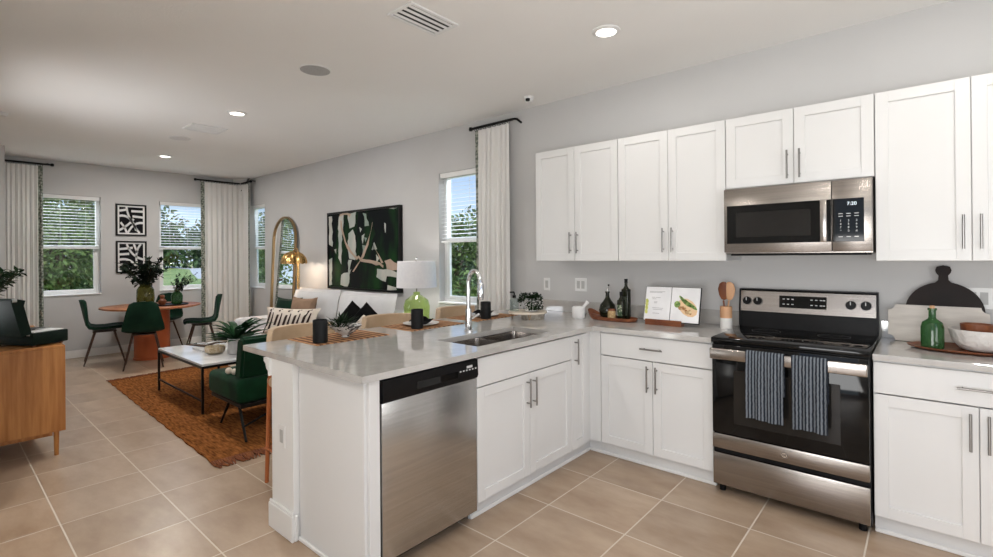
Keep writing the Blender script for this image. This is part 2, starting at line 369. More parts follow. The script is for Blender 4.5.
def window(n, along, a0, a1, p, out, z0, z1, rail=RAIL):
    """p: inner wall face, out: +1/-1 direction to the outside"""
    def bx(b, u0, u1, d0, d1, zz0, zz1, bev=.003):
        q0, q1 = p+out*d0, p+out*d1
        if along == 'x': b.box(u0, u1, q0, q1, zz0, zz1, bev)
        else: b.box(q0, q1, u0, u1, zz0, zz1, bev)
    root = bpy.data.objects.new('window_%d' % n, None); C.objects.link(root); struct(root)
    root.location = ((a0+a1)/2, p, z0) if along == 'x' else (p, (a0+a1)/2, z0)
    b = MB(); f = .045
    bx(b, a0, a0+f, .08, .15, z0, z1); bx(b, a1-f, a1, .08, .15, z0, z1); bx(b, a0+f, a1-f, .08, .15, z1-f, z1); bx(b, a0+f, a1-f, .08, .15, z0, z0+f)
    b.build('window_frame', trim_m, root)
    b = MB(); bx(b, a0+f, a1-f, .085, .13, rail-.025, rail+.025)
    bx(b, a0+f, a0+f+.03, .085, .12, z0+f, rail-.025); bx(b, a1-f-.03, a1-f, .085, .12, z0+f, rail-.025); bx(b, a0+f+.03, a1-f-.03, .085, .12, z0+f, z0+f+.035)
    b.build('sash', trim_m, root)
    b = MB(); bx(b, a0+f+.001, a1-f-.001, .131, .135, rail+.001, z1-f-.001, 0); b.build('pane', pane_m, root, smooth=False)
    b = MB(); bx(b, a0+f+.031, a1-f-.031, .1, .104, z0+f+.036, rail-.026, 0); b.build('pane', pane_m, root, smooth=False)
    b = MB(); bx(b, a0-.0, a1+.0, -.018, .08, z0-.0, z0+.018); b.build('window_sill', trim_m, root)
    return root
window(1, 'y', W1[0], W1[1], XF, -1, *WZ); window(2, 'y', W2[0], W2[1], XF, -1, *WZ)
window(3, 'x', W3[0], W3[1], 0, 1, *WZ); window(4, 'x', W4[0], W4[1], 0, 1, *WZ)

def blind(along, a0, a1, p, out, label, tilt, z0=RAIL-.03, z1=WZ[1]):
    def P(u, d, z): return (u, p+out*d, z) if along == 'x' else (p+out*d, u, z)
    a0 += .012; a1 -= .012
    t = thing('window_blind', label, 'blind', P((a0+a1)/2, .045, z0))
    def bx(b, u0, u1, d0, d1, zz0, zz1, bev=.002):
        x = P(u0, d0, zz0); y = P(u1, d1, zz1); b.box(x[0], y[0], x[1], y[1], zz0, zz1, bev)
    b = MB(); bx(b, a0, a1, .012, .07, z1-.055, z1-.002); b.build('headrail', trim_m, t)
    b = MB(); bx(b, a0, a1, .022, .068, z0, z0+.02); b.build('bottom_rail', trim_m, t)
    b = MB(); z = z0+.05; ca, sa = math.cos(tilt)*.024, math.sin(tilt)*.024
    while z < z1-.07:
        b.prism([(-1, -.0012), (1, -.0012), (1, .0012), (-1, .0012)], lambda s_, q: P(a0+.004, .045+s_*ca, z+s_*sa+q), lambda s_, q: P(a1-.004, .045+s_*ca, z+s_*sa+q)); z += .043
    b.build('slats', trim_m, t, smooth=False)
    b = MB()
    for fr in (.18, .5, .82):
        u = a0+(a1-a0)*fr; bx(b, u-.001, u+.001, .018, .02, z0+.01, z1-.05, 0)
    b.build('ladder_cord', trim_m, t, smooth=False)
blind('y', W1[0], W1[1], XF, -1, 'white slat blind lowered halfway in the window left of the framed prints', R(8))
blind('y', W2[0], W2[1], XF, -1, 'white slat blind lowered halfway in the window behind the dining table', R(8))
blind('x', W3[0], W3[1], 0, 1, 'white slat blind halfway down in the narrow corner window beside the arched mirror', R(15))
blind('x', W4[0], W4[1], 0, 1, 'white slat blind halfway down in the window behind the green glass lamp', R(12))

def baseboard(n, pts):
    b = MB()
    for x0, x1, y0, y1 in pts:
        b.box(x0, x1, y0, y1, 0, .11, .003)
        cx0, cx1, cy0, cy1 = x0, x1, y0, y1
    return struct(b.build(n, trim_m))
baseboard('baseboard_long', [(XF+.015, -1.70, -.015, 0)])
baseboard('baseboard_far', [(XF, XF+.015, -3.12, 0)])
baseboard('baseboard_left', [(-7.5, -2.6, -3.6, -3.585)])

# outside ground
struct(MB().box(-220, 40, .5, 200, -.35, -.3).build('ground_side', lawn_m, smooth=False, origin=(0, 0, 0)))
struct(MB().box(-220, XF-.5, -80, .5, -.35, -.3).build('ground_far', lawn_m, smooth=False, origin=(0, 0, 0)))
cl_ = [((-150, 12), 6), ((-128, 27), 5), ((-112, 31), 4), ((-88, 26), 2.2), ((-64, 18), 1.4), ((-46, 12.4), 1.0), ((-34, 12.0), .9)]
b = MB(); P = []
for i, ((x, y), hw) in enumerate(cl_):
    a = Vector(cl_[max(0, i-1)][0]); c = Vector(cl_[min(len(cl_)-1, i+1)][0]); d = (c-a).normalized(); n_ = Vector((-d.y, d.x))*hw; P.append([(x+n_.x, y+n_.y, -.29), (x-n_.x, y-n_.y, -.29)])
b.grid(P, .01).build('path', path_m, smooth=False)['kind'] = 'structure'
# ------------------------------------------------------------------ BASE CABINETS
def bar_pull(parent, M, a, z, d, vertical, ln=.13, name='handle'):
    b = MB(); h = ln/2; r = .0055
    if vertical:
        b.tube([M(a, d+.03, z-h), M(a, d+.03, z+h)], r, 10)
        for s in (-1, 1): b.tube([M(a, d, z+s*h*.72), M(a, d+.03, z+s*h*.72)], r*.8, 8)
    else:
        b.tube([M(a-h, d+.03, z), M(a+h, d+.03, z)], r, 10)
        for s in (-1, 1): b.tube([M(a+s*h*.72, d, z), M(a+s*h*.72, d+.03, z)], r*.8, 8)
    return b.build(name, nickel_m, parent)
def mbox(b, M, a0, a1, d0, d1, z0, z1, bev=0):
    p = M(a0, d0, z0); q = M(a1, d1, z1); return b.box(p[0], q[0], p[1], q[1], z0, z1, bev)
def shaker(parent, M, a0, a1, z0, z1, d, flat=False, name='door'):
    b = MB(); g = .0016; a0 += g; a1 -= g; z0 += g; z1 -= g; f = .057; t = .019
    if flat: mbox(b, M, a0, a1, d, d+t, z0, z1, .0015)
    else:
        mbox(b, M, a0, a0+f, d, d+t, z0, z1, .0015); mbox(b, M, a1-f, a1, d, d+t, z0, z1, .0015)
        mbox(b, M, a0+f-.001, a1-f+.001, d, d+t, z0, z0+f, .0015); mbox(b, M, a0+f-.001, a1-f+.001, d, d+t, z1-f, z1, .0015)
        mbox(b, M, a0+f-.005, a1-f+.005, d, d+t-.009, z0+f-.005, z1-f+.005, 0)
    return b.build(name, cab_m, parent)
MK = lambda a, d, z: (a, -d, z)                 # kitchen wall run: depth grows towards -y
XPB = -1.413                                     # back of peninsula cabinets
MP = lambda a, d, z: (XPB+d, a, z)              # peninsula run: depth grows towards +x
DK = .61; DP = .565                         # box depth; doors add .019
def cabinet(label, M, D, a0, a1, z0, z1, loc, kick=True, group=None):
    t = thing('cabinet', label, 'cabinet', loc, group)
    b = MB(); s = .018; lo = z0+(.1 if kick else 0)
    mbox(b, M, a0, a0+s, .003, D-.001, lo, z1); mbox(b, M, a1-s, a1, .003, D-.001, lo, z1); mbox(b, M, a0+s, a1-s, .003, D-.001, lo, lo+s)
    if 'sink' not in label: mbox(b, M, a0+s, a1-s, .003, D-.001, z1-s, z1)
    mbox(b, M, a0+s, a1-s, .003, .015, lo+s, z1-s)
    mbox(b, M, (a0+a1)/2-.01, (a0+a1)/2+.01, D-.02, D-.002, lo+s, z1-s)
    b.build('body', cab_m, t, smooth=False)
    if kick:
        b = MB(); mbox(b, M, a0, a1, D-.055, D-.04, z0, lo); b.build('toe_kick', cab_m, t, smooth=False)
    return t
ZT = .884
def base_two_door(label, M, D, a0, a1, drawer_pull=True, group=None):
    c = M((a0+a1)/2, D/2, 0); t = cabinet(label, M, D, a0, a1, 0, ZT-.002, c); mid = (a0+a1)/2
    dr = shaker(t, M, a0, a1, .716, .872, D, True, 'drawer' if drawer_pull else 'false_drawer_front')
    if drawer_pull: bar_pull(dr, M, mid, .795, D+.019, False, .15)
    for s, (p, q) in ((-1, (a0, mid)), (1, (mid, a1))):
        d = shaker(t, M, p, q, .1, .713, D); bar_pull(d, M, mid+s*.030, .60, D+.019, True, .17)
    return t
base_two_door('white base cabinet with a drawer and two doors between inner corner and stove', MK, DK, -.762, -.004)
base_two_door('white base cabinet with a wide drawer and two doors right of the stove', MK, DK, .768, 1.53)
base_two_door('white base cabinet right of the stove cabinet, mostly outside the frame', MK, DK, 1.532, 2.29)
base_two_door('white sink base cabinet with two doors under the peninsula sink', MP, DP, -1.829, -.905, False)
t = cabinet('narrow white base cabinet door tucked into the inner corner', MP, DP, -.903, -.685, 0, ZT-.002, (-1.1, -.8, 0))
d = shaker(t, MP, -.903, -.700, .1, .872, DP); bar_pull(d, MP, -.862, .765, DP+.019, True, .17)
# corner filler strips
b = MB(); b.box(XPB+DP-.02, XPB+DP, -.683, -.612, .1, ZT-.002); b.box(XPB+DP, -.7635, -.612-.018, -.612, .1, ZT-.002, .0)
b.box(XPB+DP-.055, -.7635, -.57, -.555, 0, .1); b.box(XPB+DP-.055, XPB+DP-.04, -.683, -.57, 0, .1)
tag(b.build('corner_filler', cab_m, smooth=False), 'white filler strips closing the inner corner between the two cabinet runs', 'cabinet filler')
# shoe moulding along the toe kicks
def shoe(n, x0, x1, y0, y1): return struct(MB().box(x0, x1, y0, y1, 0, .022, .004).build(n, trim_m))
shoe('trim_1', XPB+DP-.028, -.003, -.584, -.572)
shoe('trim_2', XPB+DP-.040, XPB+DP-.028, -1.828, -.572)
shoe('trim_3', .768, 2.29, -.584, -.572)
# end panel and stile at the end of the peninsula
t = thing('peninsula_end_panel', 'large white end panel closing the peninsula beside the dishwasher', 'cabinet panel', (-1.1, -2.5, 0))
MB().box(XPB+.002, XPB+DP-.0, -2.515, -2.500, 0, ZT-.002, .001).build('panel', cab_m, t)
MB().box(XPB+DP-.03, XPB+DP+.019, -2.500, -2.446, 0, ZT-.002, .0015).build('stile', cab_m, t)
MB().box(XPB+.002, XPB+DP-.02, -2.527, -2.515, 0, .022, .004).build('shoe_moulding', trim_m, t)
# pony wall behind peninsula cabinets with its end post
PW0, PW1 = -1.645, -1.415
struct(MB().box(PW0, PW1, -2.545, -.002, 0, ZT-.001).build('wall_peninsula', trim_m, smooth=False))
b = MB(); b.box(PW0-.016, PW1+.014, -2.561, -2.545, 0, .13, .004); b.box(PW0-.016, PW0, -2.545, -.02, 0, .13, .004); b.box(PW1, PW1+.014, -2.545, -2.528, 0, .13, .004)
b.box(PW0-.012, PW1+.01, -2.557, -2.545, .13, .145, .004)
struct(b.build('baseboard_peninsula', trim_m))
# crown under the overhang
b = MB()
b.prism([(0, 0), (-.06, 0), (-.06, -.018), (-.04, -.03), (-.03, -.055), (-.012, -.065), (-.012, -.09), (0, -.09)], lambda u, v: (PW0+u, -2.56, ZT-.001+v), lambda u, v: (PW0+u, -.03, ZT-.001+v))
struct(b.build('trim_4', trim_m))

# ------------------------------------------------------------------ COUNTERTOPS
CX0, CX1, CY0 = -2.0, -.806, -2.548
SX0, SX1, SY0, SY1 = -1.245, -.905, -1.74, -1.01      # sink hole
t = thing('countertop', 'pale polished quartz countertop over the peninsula and the corner run', 'countertop', (-1.4, -1.3, ZT))
b = MB()
b.box(CX0, SX0, CY0, -.66, ZT, .914); b.box(SX1, CX1, CY0, -.66, ZT, .914); b.box(SX0, SX1, CY0, SY0, ZT, .914); b.box(SX0, SX1, SY1, -.66, ZT, .914)
b.box(CX0, -.003, -.66, -.0, ZT, .914)
bmesh.ops.remove_doubles(b.bm, verts=b.bm.verts, dist=.0005)
b.build('slab', quartz_m, t, smooth=False)
MB().box(-1.70, -.003, -.02, 0, .914, 1.015, .002).build('backsplash', quartz_m, t)
t = thing('countertop', 'pale polished quartz countertop right of the stove', 'countertop', (1.5, -.3, ZT))
MB().box(.768, 2.29, -.66, 0, ZT, .914, .002).build('slab', quartz_m, t)
MB().box(.768, 2.29, -.02, 0, .914, 1.015, .002).build('backsplash', quartz_m, t)

# sink
t = thing('kitchen_sink', 'undermounted stainless double bowl sink in the peninsula', 'sink', (-1.075, -1.375, .70))
def bowl(y0, y1, z0):
    b = MB(); x0, x1 = SX0, SX1; r = .03
    zs = [(0, ZT-.001), (.012, z0+.03), (.04, z0)]
    P = []
    for ins, z in zs:
        pts = []
        for cx_, cy_, a in ((x1-ins-r, y1-ins-r, 0), (x0+ins+r, y1-ins-r, 90), (x0+ins+r, y0+ins+r, 180), (x1-ins-r, y0+ins+r, 270)):
            for k in range(5): an = R(a+k*22.5); pts.append((cx_+r*math.cos(an), cy_+r*math.sin(an), z))
        P.append(pts)
    b.grid(P, closed=True); f = b.bm.verts[:] if False else None
    b.bm.verts.ensure_lookup_table(); b.bm.faces.new([b.bm.verts[i] for i in range(40, 60)])
    return b.build('bowl', steelh_m, t)
bowl(SY0, -1.385, .72); bowl(-1.365, SY1, .70)
MB().box(SX0, SX1, -1.385, -1.365, .80, .868, .004).build('divider', steelh_m, t)
for y in (-1.56, -1.19): MB().cyl((-1.075, y, .701+.021*(y < -1.4)), .04, .003, 20).build('drain', nickel_m, t)
# faucet
t = thing('kitchen_faucet', 'chrome gooseneck faucet standing behind the peninsula sink', 'faucet', (-1.335, -1.37, .914))
MB().lathe([(0, 0), (.03, 0), (.03, .008), (.024, .014), (.022, .12), (.02, .15), (0, .15)], (-1.335, -1.37, .914), 20).build('base', chrome_m, t)
pts = [(-1.335, -1.37, 1.05), (-1.335, -1.37, 1.20)]
for k in range(13):
    a = PI-k*PI/12; pts.append((-1.335+.055+.055*math.cos(a), -1.37, 1.235+.085*math.sin(a)))
pts += [(-1.222, -1.37, 1.20)]
MB().tube(pts, .0135, 12).build('spout', chrome_m, t)
MB().lathe([(0, 0), (.018, 0), (.021, .03), (.02, .1), (.016, .11), (0, .11)], (-1.222, -1.37, 1.13), 16).build('spray_head', chrome_m, t)
MB().tube([(-1.335, -1.37, .99), (-1.335, -1.33, 1.0), (-1.335, -1.27, 1.02)], .008, 8).build('lever', chrome_m, t)

# ------------------------------------------------------------------ DISHWASHER
t = thing('dishwasher', 'stainless dishwasher with a black control panel at the end of the peninsula', 'dishwasher', (-1.1, -2.14, 0))
FX = XPB+DP
MB().box(XPB+.03, FX-.003, -2.442, -1.833, .1, .878).build('body', blackpl_m, t, smooth=False)
MB().box(FX-.002, FX+.022, -2.438, -1.836, .07, .772, .004, 2).build('door', mat('silver_stainless_steel', (.50, .49, .475), .26, 1, noise=2, col2=(.56, .55, .535), stretch=(1, 1, 60), bump=.02, bscale=8, aniso=.5), t)
b = MB(); b.prism([(0, .775), (.03, .775), (.038, .79), (.034, .872), (0, .876)], lambda u, v: (FX-.002+u, -2.438, v), lambda u, v: (FX-.002+u, -1.836, v))
cp = b.build('control_panel', blackpl_m, t)
MB().box(FX+.0335, FX+.0365, -2.25, -1.985, .80, .835, .001).build('handle_recess', blackgl_m, cp)
b = MB()
for k in range(6): b.box(FX+.0335, FX+.0355, -1.97+k*.022, -1.96+k*.022, .825, .832)
b.build('buttons', mark_m, cp, smooth=False)
MB().box(FX+.0335, FX+.0358, -1.92, -1.88, .838, .85).build('label_patch', mark_m, cp, smooth=False)
MB().box(FX-.09, FX-.07, -2.438, -1.836, .0, .1).build('toe_kick', blackpl_m, t, smooth=False)

# ------------------------------------------------------------------ UPPER CABINETS
DU = .33
def upper(label, a0, a1, z0, z1, hx=None, single=None):
    t = cabinet(label, MK, DU, a0, a1, z0, z1, ((a0+a1)/2, -DU/2, z0), kick=False)
    mid = (a0+a1)/2
    for s, (p, q) in ((-1, (a0, mid)), (1, (mid, a1))):
        d = shaker(t, MK, p, q, z0, z1, DU); bar_pull(d, MK, mid+s*.032, z0+(.145 if z1-z0 > .6 else .115), DU+.019, True, .17)
    return t
upper('leftmost white wall cabinet with two tall shaker doors above corner counter', -1.524, -.764, 1.372, 2.286)
upper('white wall cabinet with two tall shaker doors just left of the microwave', -.762, -.002, 1.372, 2.286)
upper('short white wall cabinet with two doors above the microwave', 0, .765, 1.834, 2.286)
upper('white wall cabinet with two tall doors right of the microwave', .767, 1.525, 1.372, 2.286)
upper('white wall cabinet at the right end, outside the frame', 1.527, 2.29, 1.372, 2.286)

# ------------------------------------------------------------------ MICROWAVE
t = thing('microwave', 'stainless over-the-range microwave with black window and keypad', 'microwave', (.381, -.2, 1.40))
mz0, mz1, my = 1.405, 1.828, -.40
MB().box(.004, .758, -.375, -.004, mz0+.012, mz1, .002).build('body', steel_m, t)
d = MB().box(.004, .575, -.41, -.376, mz0+.02, mz1-.004, .004, 2).build('door', steel_m, t)
b = MB(); b.box(.022, .573, -.4125, -.4095, mz0+.075, mz1-.11, .001); b.build('door_glass', blackgl_m, d)
MB().box(.075, .475, -.4140, -.4122, mz0+.115, mz1-.155, .0006).build('window', greyglass_m, d)
MB().box(.522, .556, -.438, -.415, mz0+.075, mz1-.11, .006, 2).build('handle', steelh_m, d)
k_ = MB().box(.577, .758, -.41, -.376, mz0+.02, mz1-.004, .004, 2).build('control_panel', steel_m, t)
MB().box(.580, .722, -.4125, -.4095, mz0+.075, mz1-.11, .001).build('keypad', blackgl_m, k_)
RX = Matrix.Rotation(PI/2, 4, 'X')
text_mesh('7:20', .026, display_m, 'display', k_, Matrix.Translation((.668, -.4132, mz1-.14)) @ RX)
b = MB()
for r_ in range(2):
    for c_ in range(3): b.box(.607+c_*.036, .627+c_*.036, -.4132, -.4125, mz1-.195+r_*-.014, mz1-.192+r_*-.014)
for c_ in range(3): b.box(.607+c_*.036, .627+c_*.036, -.4132, -.4125, mz0+.10, mz0+.104)
b.build('key_marks', mark_m, k_, smooth=False)
for i, ch in enumerate('123456789*0#'): text_mesh(ch, .015, mark_m, 'key_number', k_, Matrix.Translation((.617+(i % 3)*.036, -.4132, mz1-.232-(i//3)*.019)) @ RX)
b = MB(); b.box(.03, .73, -.36, -.06, mz0, mz0+.012, .002); b.build('vent_grille', blackpl_m, t)

# ------------------------------------------------------------------ RANGE
t = thing('kitchen_range', 'freestanding stainless electric range with black glass cooktop and towels on its handle', 'stove', (.381, -.33, 0))
MB().box(.002, .760, -.640, -.012, .045, .895, .002).build('body', blackpl_m, t)
MB().box(-.000, .762, -.675, -.060, .895, .925, .006, 2).build('cooktop', blackgl_m, t)
b = MB()
for x, y, r_ in ((.2, -.5, .10), (.56, -.5, .115), (.2, -.23, .08), (.56, -.23, .08)):
    b.lathe([(r_, .9252), (r_+.0015, .9253), (r_+.0015, .9252)], (x, y, 0), 40)
b.build('burner_marks', mat('burner_print', (.12, .12, .12), .5, noise=9), t)
bgd = MB().prism([(-.012, .90), (-.085, .90), (-.07, 1.03), (-.012, 1.03)], lambda u, v: (.004, u, v), lambda u, v: (.758, u, v)).build('backguard_riser', blackpl_m, t, smooth=False)
pf = MB(); pf.prism([(-.012, 1.031), (-.082, 1.031), (-.066, 1.165), (-.058, 1.172), (-.012, 1.172)], lambda u, v: (.012, u, v), lambda u, v: (.750, u, v)); pan = pf.build('backguard', steel_m, t)
b = MB()
for x0, x1 in ((.002, .012), (.750, .760)): b.prism([(-.012, .93), (-.088, .93), (-.088, 1.04), (-.068, 1.178), (-.012, 1.178)], lambda u, v: (x0, u, v), lambda u, v: (x1, u, v))
b.box(.002, .760, -.064, -.012, 1.173, 1.180); b.build('backguard_trim', blackpl_m, t, smooth=False)
def slope(z): return -.082+(z-1.031)*.016/.134
b = MB(); b.prism([(slope(1.065)-.004, 1.065), (slope(1.142)-.004, 1.142), (slope(1.142), 1.142), (slope(1.065), 1.065)], lambda u, v: (.245, u, v), lambda u, v: (.505, u, v)); dp = b.build('display_panel', blackgl_m, pan)
b = MB()
for x in (.265, .29, .315, .42, .445, .47, .495-.01):
    for z in (1.085, 1.118): b.box(x, x+.012, slope(z)-.0056, slope(z)-.003, z, z+.005)
b.build('panel_marks', mark_m, dp, smooth=False)
for x in (.052, .118, .628, .702):
    k = MB(); k.lathe([(0, 0), (.027, 0), (.026, -.016), (.022, -.024), (0, -.024)], (x, slope(1.10)-.001, 1.10), 24, 'y'); kn = k.build('knob', blackpl_m, pan)
    MB().box(x-.002, x+.002, slope(1.1)-.0275, slope(1.1)-.0245, 1.103, 1.124).build('knob_marker', mark_m, kn, smooth=False)
dr = MB().box(.006, .756, -.672, -.643, .362, .885, .004, 2).build('oven_door', blackgl_m, t)
MB().box(.125, .637, -.6745, -.6722, .43, .74, .001).build('door_window', greyglass_m, dr)
MB().box(.006, .756, -.674, -.643, .272, .358, .004, 2).build('lower_band', steel_m, dr)
# round emblem on the band
e = MB(); e.lathe([(.0, 0), (.018, 0), (.018, -.002), (0, -.002)], (.381, -.6742, .315), 28, 'y'); em = e.build('emblem', chrome_m, dr)
b = MB(); b.lathe([(.0145, 0), (.0165, 0), (.0165, -.001), (.0145, -.001)], (.381, -.6765, .315), 28, 'y'); b.build('emblem_ring', blackpl_m, em)
text_mesh('GE', .016, blackpl_m, 'emblem_letters', em, Matrix.Translation((.381, -.677, .315)) @ RX)
# handle: wide flat bar
b = MB(); b.box(.008, .754, -.728, -.712, .805, .868, .006, 3)
hd = b.build('door_handle', steelh_m, dr)
b = MB(); b.box(.01, .045, -.712, -.672, .815, .86, .004); b.box(.717, .752, -.712, -.672, .815, .86, .004); b.build('handle_mount', steelh_m, hd)
MB().box(.006, .756, -.668, -.643, .055, .243, .004, 2).build('storage_drawer', steel_m, t)
for x in (.04, .72):
    for y in (-.6, -.06): MB().cyl((x, y, 0), .018, .05, 12).build('foot', blackpl_m, t)
# towels
def towel(label, x0, x1, zb, seed):
    rnd = random.Random(seed); n = 30; P = []
    prof = [(-.7065, .64), (-.7065, .72), (-.7065, .80), (-.708, .868), (-.712, .8745), (-.720, .8765), (-.729, .8745), (-.734, .866)]
    m_ = 12
    for k in range(1, m_+1): prof.append((-.735, .866-(.866-zb)*k/m_))
    ph = rnd.random()*6
    for i, (y, z) in enumerate(prof):
        row = []
        for j in range(n+1):
            u = j/n; am = .0 if i < 8 else min(1, (i-7)/5)*.006
            x = x0+(x1-x0)*(.5+(u-.5)*(1-.03*am/.006)) ; row.append((x, y-am*(1+math.sin(u*19+ph))-am*.5*(1+math.sin(u*41+ph*2)), z+(.004*math.sin(u*5+ph) if i == len(prof)-1 else 0)))
        P.append(row)
    b = MB(); b.grid(P, .003); return tag(b.build('dish_towel', towel_m, angle=80), label, 'towel')
towel('navy and grey striped towel on the oven handle, the left one', .205, .395, .50, 1)
towel('navy and grey striped towel on the oven handle, the right one', .428, .592, .49, 2)

# ------------------------------------------------------------------ COUNTER ITEMS, RIGHT OF STOVE
t = thing('serving_tray', 'oval copper brown tray under the green bottle and white bowl', 'tray', (1.17, -.30, .914))
MB().lathe([(0, 0), (.20, 0), (.245, .012), (.25, .018), (.243, .018), (.2, .006), (0, .006)], (1.14, -.29, .914), 40, sx=1, sy=.62).build('tray_body', acacia_m, t)
t = thing('glass_bottle', 'green glass bottle with a cork on the tray right of the stove', 'bottle', (.995, -.325, .920))
MB().lathe([(0, 0), (.042, 0), (.047, .006), (.047, .108), (.04, .135), (.018, .152), (.015, .16), (.015, .195), (.019, .197), (.019, .207), (0.011, .207)], (.995, -.325, .920), 24).build('bottle_body', gldark_m, t)
MB().cyl((.995, -.325, 1.115), .0105, .025, 12).build('cork', tanwood_m, t)
t = thing('fluted_bowl', 'large white dimpled bowl on the copper tray', 'bowl', (1.21, -.28, .920))
MB().lathe([(0, 0), (.06, 0), (.085, .008), (.115, .045), (.128, .10), (.131, .108), (.124, .108), (.11, .05), (.08, .014), (0, .01)], (1.185, -.27, .920), 40).build('bowl_body', ceramicr_m, t)
t = thing('wooden_bowl', 'small brown wooden bowl resting inside the white dimpled bowl', 'bowl', (1.17, -.25, .93))
MB().lathe([(0, 0), (.035, 0), (.05, .03), (.062, .09), (.064, .122), (.058, .122), (.05, .09), (0, .08)], (1.165, -.262, .9305), 28).build('bowl_body', acacia_m, t)
# marble board with scooped corners, leaning on the backsplash
def scoop(w_, h_, r_, n=6):
    pts = []
    for cx_, cz_, a in ((0, 0, 90), (w_, 0, 180), (w_, h_, 270), (0, h_, 360)):
        for k in range(n+1): an = R(a-90*k/n); pts.append((cx_+r_*math.cos(an), cz_+r_*math.sin(an)))
    return pts
ang = R(10)
def lean(x0, y0, z0): return lambda t_: (lambda u, v: (x0+u, y0+v*math.sin(ang)-t_*math.cos(ang), z0+v*math.cos(ang)+t_*math.sin(ang)))
f = lean(.805, -.095, .9145)
b = MB(); b.prism(scoop(.42, .205, .032), f(0), f(.014)); tag(b.build('cutting_board', travert_m, smooth=False), 'pale stone cutting board with scooped corners leaning on the backsplash', 'cutting board')
# dark round board with handle behind
poly = []
for k in range(33):
    a = R(108-(k*324/32) - 0); a = R(90+14-0) - R(332*k/32) ; poly.append((.165*math.cos(a), .175+.165*math.sin(a)))
hh = [(-.035, .36), (-.032, .40), (-.045, .42), (-.045, .445), (-.03, .465), (0, .472), (.03, .465), (.045, .445), (.045, .42), (.032, .40), (.035, .36)]
poly = []
for k in range(41):
    a = R(78)-R(336*k/40); poly.append((.165*math.cos(a), .17+.165*math.sin(a)))
poly += [(-.022, .345), (-.02, .37), (-.03, .385), (-.034, .40), (-.028, .42), (0, .428), (.028, .42), (.034, .40), (.03, .385), (.02, .37), (.022, .345)]
ang = R(3.2)
f = lean(1.045, -.047, .916)
b = MB(); b.prism([(u, v) for u, v in poly], f(0), f(.016)); tag(b.build('cutting_board', wood('black_brown_board', (.005, .0022, .002), (.010, .004, .003), (2, 12, 2), .7), smooth=False), 'round black-brown wooden board with a handle, behind the stone board', 'cutting board')

# ------------------------------------------------------------------ COUNTER ITEMS, LEFT OF STOVE
t = thing('utensil_holder', 'two-tone beech and white cylinder crock just left of the stove', 'utensil holder', (-.055, -.18, .914))
MB().cyl((-.055, -.18, .914), .039, .07, 28).build('white_base', ceramic_m, t)
MB().lathe([(0, 0), (.038, 0), (.038, .078), (.032, .078), (.032, .01), (0, .01)], (-.055, -.18, .984), 28).build('wood_collar', tanwood_m, t)
def spoon(name, label, dx, m_, flat=False, hgt=.13):
    t = thing(name, label, 'utensil', (-.055+dx, -.18, .995))
    MB().tube([(-.055+dx*.3, -.18, .996), (-.055+dx, -.165, 1.10)], .006, 8).build('handle', m_, t)
    b = MB()
    b.lathe([(0, -.065), (.016, -.058), (.030, -.03), (.038, .012), (.028, .047), (.012, .06), (0, .062)], (-.055+dx*1.05, -.155, 1.165), 20, sx=1, sy=.22); b.build('spoon_head', m_, t)
spoon('wooden_spoon', 'wide light wooden spoon in the crock, right of the dark spatula', .015, tanwood_m)
spoon('wooden_spatula', 'darker reddish wooden spatula in the crock, left of the light spoon', -.02, acacia_m)
# cookbook on stand
t = thing('cookbook_stand', 'dark brown wooden cookbook stand on the counter left of the stove', 'book stand', (-.42, -.3, .914))
MB().box(-.565, -.305, -.335, -.27, .914, .931, .002).build('stand_base', acacia_m, t)
MB().box(-.565, -.305, -.335, -.322, .931, .955, .002).build('ledge', acacia_m, t)
b = MB(); ang2 = R(16)
b.prism([(-.283, .932), (-.271, .932), (-.215, 1.13), (-.227, 1.13)], lambda u, v: (-.50, u, v), lambda u, v: (-.36, u, v)); b.build('back_rest', acacia_m, t)
t = thing('open_cookbook', 'open cookbook showing a text page and a photo of sliced zucchini and bread', 'book', (-.43, -.31, .935))
def pg(x0, x1, off=0, z0=.0, z1=.225, dy=.0, tw=0):
    s_, c_ = math.sin(ang2), math.cos(ang2)
    def g(u, v, t_): return (u+.028, -.309+dy+v*s_-t_*c_+tw*(u-(x0+x1)/2), .934+v*1.1*c_+t_*s_+.005)
    return g
g = pg(0, 1)
def slab(name, x0, x1, z0, z1, t0, t1, m_, par): return MB().prism([(x0, z0), (x1, z0), (x1, z1), (x0, z1)], lambda u, v: g(u, v, t0), lambda u, v: g(u, v, t1)).build(name, m_, par, smooth=False)
paper_m = mat('white_paper', (.74, .74, .75), .7, noise=8)
print_m = mat('grey_print', (.35, .35, .36), .8, noise=9)
slab('cover', -.618, -.218, 0, .232, -.004, -.001, blackpl_m, t)
pl_ = slab('left_page', -.612, -.425, .004, .228, -.001, .008, paper_m, t)
pr_ = slab('right_page', -.42, -.224, .004, .228, -.001, .008, paper_m, t)
b = MB()
def pb(x0, x1, z0, z1): b.prism([(x0, z0), (x1, z0), (x1, z1), (x0, z1)], lambda u, v: g(u, v, .0082), lambda u, v: g(u, v, .0086))
for x0, x1, z in ((-.585, -.47, .195), (-.585, -.49, .188), (-.565, -.54, .155), (-.535, -.50, .155), (-.56, -.53, .145), (-.545, -.52, .125), (-.545, -.525, .118), (-.555, -.475, .085), (-.55, -.48, .075), (-.55, -.5, .05)): pb(x0, x1, z, z+.003)
b.build('text_lines', print_m, pl_, smooth=False)
b = MB()
